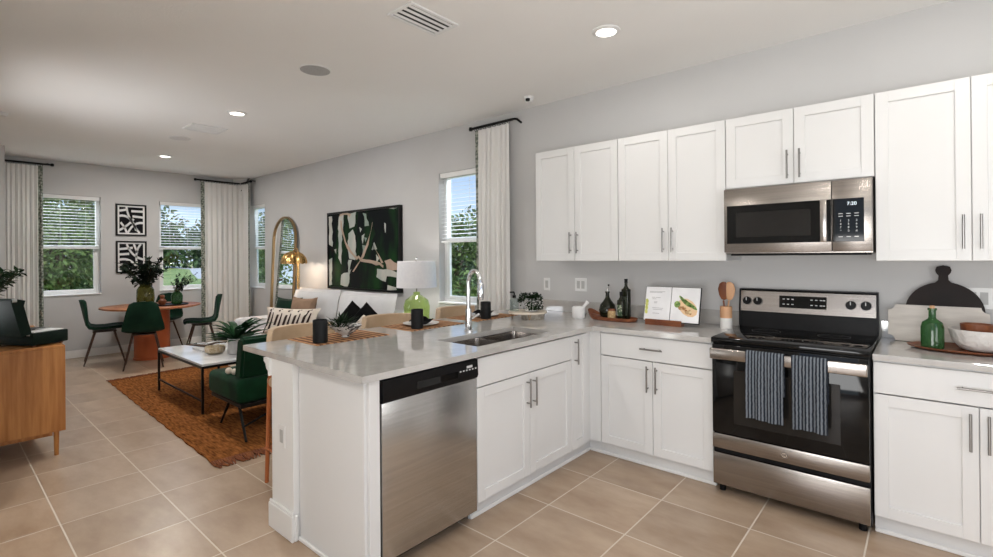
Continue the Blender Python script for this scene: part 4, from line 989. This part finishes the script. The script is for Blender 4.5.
# ------------------------------------------------------------------ FLOOR LAMP
FL = (-5.74, -.36)
t = thing('floor_lamp', 'brass floor lamp with a scalloped dome shade behind the sofa end', 'lamp', (*FL, 0))
MB().lathe([(0, 0), (.13, 0), (.13, .012), (.02, .022), (0, .022)], (FL[0]+.14, FL[1], 0), 30).build('base', blackmt_m, t)
for dx in (.10, .14): MB().tube([(FL[0]+dx, FL[1], .02), (FL[0]+dx, FL[1], 1.42)], .008, 10).build('pole', brass_m, t)
b = MB(); P = []
for i in range(9):
    a = R(90*i/8); row = []
    for k in range(60):
        an = 2*PI*k/60; sc = 1+.05*math.sin(a)*math.cos(an*12); rr = .17*math.sin(a)*sc; row.append((FL[0]+rr*math.cos(an), FL[1]+rr*math.sin(an), 1.335+.175*math.cos(a)+.008*math.cos(an*12)*math.sin(a)))
    P.append(row)
b.grid(P, .003, closed=True).build('dome_shade', brass_m, t)
MB().tube([(FL[0]+.12, FL[1], 1.42)]+[(FL[0]+.06+.06*math.cos(R(a)), FL[1], 1.5+.05*math.sin(R(a))) for a in range(0, 181, 30)], .008, 8).build('neck', brass_m, t)
MB().lathe([(0, -.03), (.022, -.02), (.03, 0), (.02, .02), (0, .025)], (*FL, 1.40), 16).build('bulb', mat('warm_bulb', (1, .9, .8), .4, emit=(1, .85, .65), estr=12), t)
l = light('floor_lamp_light', 'POINT', (0, 0, 0), 7, (1, .85, .68), shadow_soft_size=.03); l.parent = t; l.location = (0, 0, 1.345)

# ------------------------------------------------------------------ SOFA
sx0, sx1 = -5.95, -3.25
t = thing('sofa', 'light grey sofa with loose rounded back cushions along the long wall', 'sofa', ((sx0+sx1)/2, -.6, 0))
MB().box(sx0+.15, sx1-.15, -1.05, -.15, .12, .34, .03, 3).build('base', sofa_m, t)
MB().box(sx0+.1, sx1-.1, -.28, -.10, .12, .80, .05, 3).build('backrest', sofa_m, t)
for x in (sx0, sx1-.2): MB().box(x, x+.2, -1.10, -.12, .10, .63, .06, 4).build('armrest', sofa_m, t)
for k in range(2):
    wd_ = (sx1-sx0-.4)/2; x = sx0+.2+k*wd_
    MB().box(x+.005, x+wd_-.005, -1.06, -.28, .34, .48, .05, 3).build('seat_cushion', sofa_m, t)
    b = MB(); b.pillow(wd_-.02, .58, .22, Matrix.Translation((x+wd_/2, -.37, .72)) @ Matrix.Rotation(R(-10), 4, 'X'), pinch=.03); b.build('back_cushion', sofa_m, t)
for x in (sx0+.2, sx1-.2):
    for y in (-.98, -.2): MB().cyl((x, y, 0), .022, .12, 12).build('leg', acacia_m, t)
def cushion(label, c, w_, h_, th, rz_, rx, m_, extra=None, ry=0, name='throw_pillow'):
    M = Matrix.Translation(c) @ Matrix.Rotation(R(rz_), 4, 'Z') @ Matrix.Rotation(R(rx), 4, 'X') @ Matrix.Rotation(R(ry), 4, 'Y')
    b = MB(); b.pillow(w_, h_, th, M, pinch=.12 if not ry else .02); o = b.build(name, m_); tag(o, label, 'pillow')
    return o, M
cushion('dark green pillow behind the patterned lumbar pillow', (-5.20, -.72, .715), .40, .40, .14, 22, -14, velvet_m)
cushion('tan pillow behind the patterned lumbar pillow, right of the green one', (-4.86, -.70, .725), .42, .42, .14, 15, -14, brown_m)
o, M = cushion('long cream lumbar pillow with a looping dark line pattern', (-4.72, -.92, .66), .80, .34, .13, 22, -16, cream_m)
b = MB(); dk = mat('dark_brown_loop', (.03, .015, .012), .9, noise=20)
def surfpt(u, v, w_=.80, h_=.34, t_=.13, off=.003):
    th = t_/2*max(0, (1-u**4)*(1-v**4))**.55+.002
    return M @ Vector((u*w_/2*(1-.12*(1-v*v)), -th-off, v*h_/2*(1-.12*(1-u*u))))
def loopline(pts, wd):
    P = []
    for i, (u, v) in enumerate(pts):
        a = Vector(pts[max(0, i-1)]); c = Vector(pts[min(len(pts)-1, i+1)]); d = (c-a).normalized(); n_ = Vector((-d.y*.5, d.x)); q = wd*(1+.5*math.sin(i*1.1))
        P.append([surfpt(max(-.97, min(.97, u+n_.x*q)), max(-.96, min(.96, v+n_.y*q))), surfpt(max(-.97, min(.97, u-n_.x*q)), max(-.96, min(.96, v-n_.y*q)))])
    b.grid(P)
for k in range(5):
    x = -.72+k*.36; loopline([(x-.16, -.93), (x-.10, -.3), (x-.05, .3), (x+.0, .8), (x+.07, .9), (x+.12, .5), (x+.08, -.1), (x+.05, -.6), (x+.10, -.93)], .07)
lo = b.build('loop_pattern', dk, None, smooth=False); lo.data.transform(Matrix.Translation(Vector(lo.location)-Vector(o.location))); lo.location = (0, 0, 0); lo.parent = o
cushion('black pillow standing on its corner on the right half of the sofa', (-3.78, -.68, .74), .29, .29, .13, 30, -10, black_m, ry=38)
o, M = cushion('black pillow with a cream face patch, right of the plain black one', (-3.53, -.68, .735), .29, .29, .13, 30, -10, black_m, ry=42)
b = MB(); b.pillow(.2, .22, .152, M @ Matrix.Translation((.02, -.004, -.02))); q = b.build('cream_patch', cream_m, None); q.data.transform(Matrix.Translation(Vector(q.location)-Vector(o.location))); q.location = (0, 0, 0); q.parent = o

# side table and lamp
t = thing('side_table', 'small dark side table at the right end of the sofa under the lamp', 'table', (-3.08, -.36, 0))
MB().cyl((-3.08, -.36, .67), .24, .025, 36).build('tabletop', marble_m, t)
MB().cyl((-3.08, -.36, .02), .03, .65, 16).build('post', blackmt_m, t); MB().cyl((-3.08, -.36, 0), .17, .02, 30).build('base', blackmt_m, t)
t = thing('table_lamp', 'table lamp with a bright green glass base and white drum shade', 'lamp', (-3.08, -.36, .695))
MB().lathe([(0, 0), (.08, 0), (.105, .02), (.13, .06), (.138, .20), (.12, .265), (.06, .31), (.035, .325), (.035, .35), (0, .352)], (-3.08, -.36, .695), 30).build('glass_base', glgreen_m, t)
MB().tube([(-3.08, -.36, 1.048), (-3.08, -.36, 1.385)], .007, 8).build('stem', nickel_m, t)
MB().lathe([(.210, 0), (.198, .275), (.196, .275), (.208, 0), (.210, 0)], (-3.08, -.36, 1.095), 44).build('drum_shade', shade_m, t)
MB().lathe([(0, 0), (.012, .004), (.014, .014), (.008, .024), (0, .026)], (-3.08, -.36, 1.385), 14).build('finial', chrome_m, t)
b = MB()
for a in (0, 120, 240): b.tube([(-3.08, -.36, 1.365), (-3.08+.195*math.cos(R(a)), -.36+.195*math.sin(R(a)), 1.365)], .002, 5)
b.build('shade_spider', nickel_m, t)
l = light('table_lamp_light', 'POINT', (0, 0, 0), 3, (1, .93, .85), shadow_soft_size=.04); l.parent = t; l.location = (0, 0, .53)

# ------------------------------------------------------------------ RUG
rc = [(-6.12, -2.38), (-2.72, -2.46), (-2.64, -1.16), (-6.2, -1.16)]
t = thing('jute_rug', 'rust brown woven jute rug with fringed ends under the coffee table', 'rug', (-4.4, -1.6, 0))
P = []; nx, ny = 90, 50; rnd = random.Random(3)
for i in range(nx+1):
    row = []
    for j in range(ny+1):
        u, v = i/nx, j/ny; x = (rc[0][0]*(1-u)+rc[1][0]*u)*(1-v)+(rc[3][0]*(1-u)+rc[2][0]*u)*v; y = (rc[0][1]*(1-u)+rc[1][1]*u)*(1-v)+(rc[3][1]*(1-u)+rc[2][1]*u)*v
        if j == 0: y += .004*math.sin(i*.9)
        row.append((x, y, .011+rnd.uniform(-.0015, .0015)))
    P.append(row)
b = MB(); b.grid(P, .009); zz = min(v.co.z for v in b.bm.verts); bmesh.ops.translate(b.bm, verts=b.bm.verts, vec=(0, 0, .0005-zz)); b.build('rug_field', jute_m, t)
for side, x0_ in ((-1, 0), (1, 1)):
    b = MB()
    for k in range(75):
        v = k/74; x = rc[0][0]*(1-v)+rc[3][0]*v if side < 0 else rc[1][0]*(1-v)+rc[2][0]*v; y = rc[0][1]*(1-v)+rc[3][1]*v if side < 0 else rc[1][1]*(1-v)+rc[2][1]*v
        b.tube([(x-side*.02, y, .012), (x+side*.04, y+rnd.uniform(-.01, .01), .01), (x+side*.1, y+rnd.uniform(-.03, .03), .006)], [.012, .009, .004], 5)
    b.build('fringe', mat('rust_fringe', (.14, .04, .018), .95, noise=30, col2=(.26, .09, .03)), t)

# ------------------------------------------------------------------ COFFEE TABLE
tx0, tx1, ty0, ty1, tz = -5.24, -3.94, -2.13, -1.52, .455
RZ = .0137
t = thing('coffee_table', 'rectangular coffee table with a white marble top and black metal frame', 'table', ((tx0+tx1)/2, (ty0+ty1)/2, RZ))
MB().box(tx0+.006, tx1-.006, ty0+.006, ty1-.006, tz-.014, tz+.006, .002).build('tabletop', marble_m, t)
for x in (tx0, tx1-.02):
    for y in (ty0, ty1-.02): MB().box(x, x+.02, y, y+.02, RZ, tz-.035, .002).build('leg', blackmt_m, t)
b = MB(); b.box(tx0, tx1, ty0, ty0+.02, tz-.035, tz-.014); b.box(tx0, tx1, ty1-.02, ty1, tz-.035, tz-.014); b.box(tx0, tx0+.02, ty0+.02, ty1-.02, tz-.035, tz-.014); b.box(tx1-.02, tx1, ty0+.02, ty1-.02, tz-.035, tz-.014); b.build('frame', blackmt_m, t, smooth=False)
b = MB(); z = .12; b.box(tx0+.02, tx1-.02, ty0+.004, ty0+.016, z, z+.014); b.box(tx0+.02, tx1-.02, ty1-.016, ty1-.004, z, z+.014); b.build('stretcher', blackmt_m, t, smooth=False)
TT = tz+.006
t = thing('potted_plant', 'dark spiky green plant in a grey stone pot on the coffee table', 'plant', (-4.22, -1.74, TT))
px_, py_ = -4.25, -1.70
MB().lathe([(0, 0), (.075, 0), (.085, .01), (.092, .15), (.086, .156), (.078, .14), (0, .135)], (px_, py_, TT+.0003), 28).build('pot', stone_m, t)
b = MB(); rnd = random.Random(12)
for k in range(46):
    a = rnd.random()*2*PI; el = R(rnd.uniform(5, 80)); ln = rnd.uniform(.24, .40); wd = .05
    base = Vector((px_, py_, TT+.14)); pr = None; P = []
    for q in range(6):
        f_ = q/5; rr = ln*f_*math.cos(el*(1-.35*f_)); zz = ln*f_*math.sin(el)*(1-.45*f_*f_); c0 = base+Vector((rr*math.cos(a), rr*math.sin(a), zz)); w_ = wd*(math.sin(PI*(.18+.8*f_)))*.6; sd = Vector((-math.sin(a), math.cos(a), 0))
        P.append([c0-sd*w_, c0-Vector((0, 0, w_*.5)), c0+sd*w_])
    b.grid(P)
b.build('foliage', leaf2_m, t)
t = thing('woven_bowl', 'small round cream bowl on the coffee table beside the plant', 'bowl', (-4.45, -1.93, TT))
MB().lathe([(0, 0), (.05, 0), (.085, .02), (.095, .055), (.088, .075), (.08, .072), (.07, .03), (0, .015)], (-4.42, -1.85, TT+.0003), 28).build('bowl_body', mat('pale_beaded_weave', (.45, .33, .18), .8, noise=60, col2=(.66, .58, .45), bump=.5, bscale=90), t)
b = MB(); b.box(-4.85, -4.58, -1.92, -1.72, TT, TT+.025, .002); tag(b.build('hardcover_book', mat('pale_grey_cover', (.5, .5, .5), .5, noise=4)), 'pale grey book lying on the coffee table', 'book')
t = thing('twig_decoration', 'dark twisted twig with leaves lying on the pale book', 'twig', (-4.72, -1.84, TT+.025))
b = MB(); b.tube([(-4.95, -1.95, TT+.045), (-4.85, -1.88, TT+.04), (-4.72, -1.83, TT+.04), (-4.62, -1.78, TT+.075), (-4.5, -1.72, TT+.09)], [.006, .012, .014, .010, .005], 7)
b.build('branch', bark_m, t)
b = MB()
for k in range(16): f_ = k/15; b.leaf((-4.95+.45*f_, -1.95+.22*f_, TT+.045+.03*f_), (rnd.uniform(-1, 1), rnd.uniform(-1, 1), .2), (0, 0, 1), .06, .018)
b.build('leaves', leaf_m, t, smooth=False)

# ------------------------------------------------------------------ GREEN SLIPPER CHAIR
t = thing('slipper_chair', 'emerald velvet slipper chair with thin black legs on the rug', 'chair', (-3.45, -1.8, RZ))
cx0, cx1, cy0, cy1 = -3.80, -3.14, -2.13, -1.48
MB().box(cx0, cx1, cy0, cy1, .245, .44, .045, 4).build('seat', velvet2_m, t)
MB().box(cx0+.03, cx1, cy0+.02, cy1-.02, .215, .246, .004).build('seat_frame', blackmt_m, t)
b = MB(); b.prism([(-3.33, .43), (-3.20, .43), (-3.14, .74), (-3.17, .775), (-3.24, .775), (-3.27, .74)], lambda u, v: (u, cy0+.04, v), lambda u, v: (u, cy1-.04, v))
bmesh.ops.bevel(b.bm, geom=b.bm.edges[:], offset=.02, segments=3, affect='EDGES'); b.build('backrest', velvet2_m, t)
for p, q in (((-3.45, cy0+.05, .216), (-3.58, cy0+.03, RZ)), ((-3.22, cy0+.04, .216), (-2.95, cy0-.02, RZ)), ((-3.72, cy1-.05, .216), (-3.86, cy1, RZ)), ((-3.22, cy1-.05, .216), (-2.98, cy1, RZ))):
    MB().tube([p, q], [.012, .009], 8).build('leg', blackmt_m, t)
MB().tube([(-3.72, cy0+.04, .216), (-4.0, cy0+.06, RZ)], [.009, .007], 8).build('leg', chrome_m, t)['label'] = 'bright metal front leg'
MB().tube([(-3.05, cy0+.005, .10), (-3.14, cy1-.2, .216)], .008, 8).build('cross_brace', blackmt_m, t)
t = thing('knotted_bead_strand', 'white knotted bead strand draped on the green slipper chair seat', 'decoration', (-3.40, -2.05, .44))
b = MB()
for x, y, r_ in ((-3.36, -2.08, .028), (-3.30, -2.06, .026), (-3.33, -2.05, .022)): b.lathe([(0, -r_)]+[(r_*math.cos(R(a)), r_*math.sin(R(a))) for a in range(-60, 61, 30)]+[(0, r_)], (x-.1, y, .4405+r_), 14)
b.build('knot', cream_m, t)

# ------------------------------------------------------------------ CONSOLE + RECORD PLAYER
t = thing('media_console', 'golden oak media console on short legs at the left edge', 'cabinet', (-4.5, -3.33, 0))
kx0, kx1, ky0, ky1 = -5.4, -3.747, -3.56, -3.085
b = MB(); b.box(kx0, kx1, ky0, ky1, .775, .797, .003); b.box(kx0, kx0+.022, ky0, ky1, .18, .775); b.box(kx1-.022, kx1, ky0, ky1-.0, .18, .775, .001); b.box(kx0+.022, kx1-.022, ky0, ky1-.02, .18, .202); b.box(kx0+.022, kx1-.022, ky0, ky0+.012, .202, .775); b.build('body', oak_m, t)
for k in range(3):
    xa = kx0+.025+k*(kx1-kx0-.05)/3; xb = kx0+.025+(k+1)*(kx1-kx0-.05)/3
    d = MB().box(xa+.002, xb-.002, ky1-.02, ky1-.002, .205, .772, .001).build('door', oak_m, t)
b = MB(); b.box(kx0+.1, kx1-.05, ky1-.09, ky1-.065, .145, .18); b.box(kx0+.1, kx1-.05, ky0+.065, ky0+.09, .145, .18); b.box(kx1-.075, kx1-.05, ky0+.09, ky1-.09, .145, .18); b.build('under_frame', oak_m, t, smooth=False)
for x in (kx0+.1, kx1-.05):
    for y in (ky0+.06, ky1-.045): MB().tube([(x, y, .18), (x, y, 0)], [.017, .013], 12).build('leg', oak_m, t)
t = thing('record_player', 'dark green suitcase record player standing open on the oak console', 'record player', (-3.93, -3.35, .797))
gcase = mat('dark_green_leatherette', (.002, .008, .005), .5, spec=.2, noise=60, col2=(.004, .013, .008), bump=.1, bscale=300)
MB().box(-.19, .19, .0, .24, .012, .10, .008, 2).build('case_base', gcase, t, local=True)
MB().box(-.17, .17, .02, .225, .1, .106, .002).build('deck', whitepl_m, t, local=True)
MB().cyl((-.02, .12, .106), .095, .006, 32).build('platter', blackpl_m, t, local=True)
MB().tube([(.14, .05, .12), (.13, .16, .12), (.07, .2, .12)], .004, 6).build('tonearm', chrome_m, t, local=True)
b = MB(); b.prism([(-.006, .098), (-.055, .30), (-.045, .335), (-.115, .355), (-.135, .34), (-.07, .085)], lambda u, v: (-.19, u, v), lambda u, v: (.19, u, v)); b.build('lid', gcase, t, local=True)
for x in (-.16, .16):
    b = MB(); b.box(x-.015, x+.015, -.012, .004, .08, .11, .003); b.build('hinge', chrome_m, t, local=True)
b = MB()
for x in (-.187, .187):
    for u, v in ((-.11, .34),): b.box(x-.006, x+.006, u-.015, u+.015, v-.012, v+.012, .003)
b.build('corner_guard', chrome_m, t, local=True)
for x in (-.16, .16):
    for y in (.03, .21): MB().cyl((x, y, 0), .012, .012, 10).build('foot', acacia_m, t, local=True)
t.rotation_euler = (0, 0, R(30))
t = thing('vase_plant', 'dark leafy sprigs in a vase at the left edge behind the record player', 'plant', (-4.75, -3.46, .797))
MB().lathe([(0, 0), (.05, 0), (.07, .08), (.06, .17), (.03, .22), (.028, .25), (.024, .25), (0, .2)], (-4.75, -3.46, .7973), 24).build('vase', ceramic_m, t)
b = MB(); s_ = MB(); rnd = random.Random(21)
for k in range(9):
    a = R(rnd.uniform(10, 100)); ln = rnd.uniform(.2, .36); p = []
    for q in range(6): f_ = q/5; p.append(Vector((-4.75+ln*f_*math.cos(a)*.7, -3.46+ln*f_*math.sin(a)*.75, .9+.1+.42*f_-.1*f_*f_)))
    s_.tube(p, .003, 5)
    for q in range(2, 6):
        for w_ in range(8): b.leaf(p[q]-(p[q]-p[q-1])*rnd.random(), (rnd.uniform(-1, 1), rnd.uniform(-1, 1), rnd.uniform(-.5, .6)), (0, 0, 1), .07, .035)
s_.build('stem', stem_m, t); b.build('leaves', leaf_m, t, smooth=False)

# ------------------------------------------------------------------ DINING SET
DX, DY = -7.42, -1.63
t = thing('dining_table', 'round wood dining table on a terracotta drum pedestal', 'table', (DX, DY, 0))
MB().lathe([(0, 0), (.55, 0), (.6, .014), (.6, .03), (0, .03)], (DX, DY, .72), 64).build('tabletop', tabletop_m, t)
MB().lathe([(0, 0), (.225, 0), (.225, .02), (.215, .03), (.215, .72), (0, .72)], (DX, DY, 0), 48).build('pedestal', terra_m, t)
def dining_chair():
    t = thing('dining_chair', 'green velvet dining chair left of the round table', 'chair', (0, 0, 0))
    # facing +x locally: seat and back as one shell surface
    P = []; prof = [(.22, .445), (.20, .462), (.12, .462), (0, .452), (-.10, .455), (-.17, .475), (-.205, .53), (-.225, .62), (-.248, .74), (-.268, .84), (-.275, .87)]
    wd = [.19, .21, .225, .225, .225, .23, .225, .205, .18, .15, .10]
    for (x, z), w_ in zip(prof, wd):
        row = []
        for j in range(13):
            v = -1+j/6; back = max(0, (z-.47)/.36); y = w_*v; row.append((x+back*.05*v*v+(.0 if back > 0 else 0), y, z+(1-back)*.025*v**4))
        P.append(row)
    MB().grid(P, .028).build('seat_shell', velvet_m, t, local=True, angle=80)
    for sx_, sy_ in ((1, 1), (1, -1), (-1, 1), (-1, -1)): MB().tube([(sx_*.10, sy_*.12, .44), (sx_*.22, sy_*.21, 0)], [.013, .009], 8).build('leg', walnutmt_m, t, local=True)
    MB().box(-.13, .13, -.13, .13, .425, .438, .003).build('seat_frame', walnutmt_m, t, local=True)
    return t
g_ = 'green velvet dining chairs'
dc = dining_chair(); dc.location = (-7.60, -2.14, 0); dc.rotation_euler = (0, 0, R(80)); dc['group'] = g_
dup(dc, (-6.83, -1.87, 0), R(165), 'green velvet dining chair seen from behind, in front of the table')
dup(dc, (-7.25, -1.04, 0), R(-105), 'green velvet dining chair right of the table, by the corner curtain')
dup(dc, (-8.0, -1.36, 0), R(-40), 'green velvet dining chair hidden behind the table pedestal')
TZ = .75
t = thing('glass_vase', 'large olive green glass vase of dark leafy branches on dining table', 'vase', (-7.35, -1.57, TZ))
vx, vy = -7.37, -1.72
MB().lathe([(0, 0), (.075, 0), (.1, .02), (.108, .1), (.104, .23), (.08, .275), (.062, .29), (.066, .31), (.058, .308), (.05, .29)], (vx, vy, TZ+.0003), 28).build('vase_body', glolive_m, t)
b = MB(); s_ = MB(); rnd = random.Random(5)
for k in range(22):
    a = rnd.random()*2*PI; sp_ = rnd.uniform(.08, .33); hh_ = rnd.uniform(.36, .58); p = []
    for q in range(7): f_ = q/6; p.append(Vector((vx+sp_*f_**1.3*math.cos(a), vy+sp_*f_**1.3*math.sin(a), TZ+.14+hh_*f_*(1.3-.35*f_))))
    s_.tube(p, .003, 4)
    for q in range(3, 7):
        for w_ in range(5): b.leaf(p[q]-(p[q]-p[q-1])*rnd.random(), (rnd.uniform(-1, 1), rnd.uniform(-1, 1), rnd.uniform(-.6, .8)), (0, 0, 1), .085, .06)
s_.build('branches', stem_m, t); b.build('leaves', euc_m, t, smooth=False)
tr_c = (-7.28, -1.42)
tag(MB().lathe([(0, 0), (.20, 0), (.21, .015), (.2, .018), (.19, .006), (0, .006)], (*tr_c, TZ), 40).build('round_tray', blackpl_m), 'round black tray on the dining table right of the big vase', 'tray')
t = thing('glass_vase', 'smaller green glass bottle of fine sprigs on the black tray', 'vase', (-7.25, -1.22, TZ+.006))
vx, vy = -7.27, -1.36
MB().lathe([(0, 0), (.05, 0), (.07, .015), (.075, .12), (.06, .16), (.032, .185), (.03, .22), (.026, .22)], (vx, vy, TZ+.0065), 24).build('vase_body', gldark_m, t)
b = MB(); s_ = MB()
for k in range(20):
    a = rnd.uniform(-.6, 2.2)+PI*.0; sp_ = rnd.uniform(.1, .36); hh_ = rnd.uniform(.22, .38); p = []
    for q in range(7): f_ = q/6; p.append(Vector((vx+sp_*f_**1.5*math.cos(a), vy+sp_*f_**1.5*math.sin(a), TZ+.1+hh_*f_*(1.4-.4*f_))))
    s_.tube(p, .002, 4)
    for q in range(3, 7):
        for w_ in range(5): b.leaf(p[q]-(p[q]-p[q-1])*rnd.random(), (rnd.uniform(-1, 1), rnd.uniform(-1, 1), rnd.uniform(-.6, .8)), (0, 0, 1), .035, .022)
s_.build('branches', stem_m, t); b.build('leaves', euc_m, t, smooth=False)
t = thing('ceramic_bird', 'small brown rounded ornament on the black tray', 'ornament', (-7.28, -1.40, TZ+.006))
MB().lathe([(0, 0), (.03, 0), (.048, .03), (.05, .06), (.03, .085), (.022, .095), (.032, .115), (.025, .14), (0, .148)], (-7.28, -1.54, TZ+.0065), 22).build('ornament_body', acacia_m, t)

# ------------------------------------------------------------------ OUTSIDE
def tree(label, x, y, h, rad, n, m_, seed, ls=.12, name='tree', z0=-.3, trunk=True, squash=1.0, low=.0):
    rnd = random.Random(seed); t = thing(name, label, 'tree' if name == 'tree' else 'shrub', (x, y, z0))
    blobs = [(Vector((x+rnd.uniform(-.55, .55)*rad, y+rnd.uniform(-.55, .55)*rad, z0+h*rnd.uniform(.3+low, .85))), rad*rnd.uniform(.4, .65)) for _ in range(12)]
    if trunk:
        b = MB(); b.tube([(x, y, z0), (x+.1, y, z0+h*.35), (x, y+.1, z0+h*.7)], [rad*.1, rad*.07, rad*.03], 8)
        for q in range(5): c_, r_ = blobs[q]; b.tube([(x, y, z0+h*.35), c_], [rad*.045, rad*.015], 6)
        b.build('trunk', bark_m, t)
    b = MB()
    for k in range(n):
        c_, r_ = blobs[k % 12]; d = Vector((rnd.gauss(0, 1), rnd.gauss(0, 1), rnd.gauss(0, 1))).normalized(); p = c_+Vector((d.x, d.y, d.z*squash))*r_*rnd.uniform(.55, 1.05)
        b.leaf(p, (d+Vector((rnd.uniform(-1, 1), rnd.uniform(-1, 1), rnd.uniform(-1, .5)))), (rnd.uniform(-1, 1), rnd.uniform(-1, 1), 1), ls*rnd.uniform(.7, 1.4), ls*.6)
    b.build('crown', m_, t, smooth=False)
tree('broad leafy tree close outside the left far window', -13.0, -1.95, 3.5, 1.7, 15000, treel_m, 1, .12, low=-.28)
tree('thin spreading tree behind the leafy one outside the left far window', -18.5, -5.2, 6.2, 2.0, 3000, treed_m, 2, .17)
b = MB(); rnd = random.Random(44)
for i in range(14):
    a = R(147+i*4.0); dd = 105+(i*37 % 11); x, y = .97+dd*math.cos(a), -3.73+dd*math.sin(a); hh_ = 7+(i*13 % 3)
    bl = [(Vector((x+rnd.uniform(-5, 5), y+rnd.uniform(-5, 5), -.3+hh_*rnd.uniform(.1, .85))), rnd.uniform(2, 3.6)) for _ in range(9)]
    for k in range(1700):
        c_, r_ = bl[k % 9]; d = Vector((rnd.gauss(0, 1), rnd.gauss(0, 1), rnd.gauss(0, 1))).normalized(); p = c_+d*r_*rnd.uniform(.6, 1.05); p.z = max(p.z, -.3)
        b.leaf(p, d+Vector((rnd.uniform(-1, 1), rnd.uniform(-1, 1), rnd.uniform(-1, .5))), (rnd.uniform(-1, 1), rnd.uniform(-1, 1), 1), 1.0*rnd.uniform(.7, 1.4), .6)
o = tag(b.build('distant_tree_line', treed_m, smooth=False), 'distant line of merged green trees beyond the lawn outside the far windows', 'trees'); o['kind'] = 'stuff'
tree('bushy tree outside the narrow corner window', -17.5, 5.0, 3.0, 1.8, 3000, treel_m, 5, .18, low=-.2)
tree('pale green tree seen low through the window behind the lamp', -11.9, 9.0, 2.9, 2.2, 6000, treel_m, 6, .2, low=-.25)
tree('small spiky shrub at the bottom of the window behind the lamp', -4.6, 1.9, 1.45, .5, 900, treel_m, 8, .12, 'shrub', low=-.1)
tree('second pale green tree low through the window behind the lamp', -7.4, 10.2, 2.8, 2.0, 2400, treed_m, 9, .25, low=-.25)
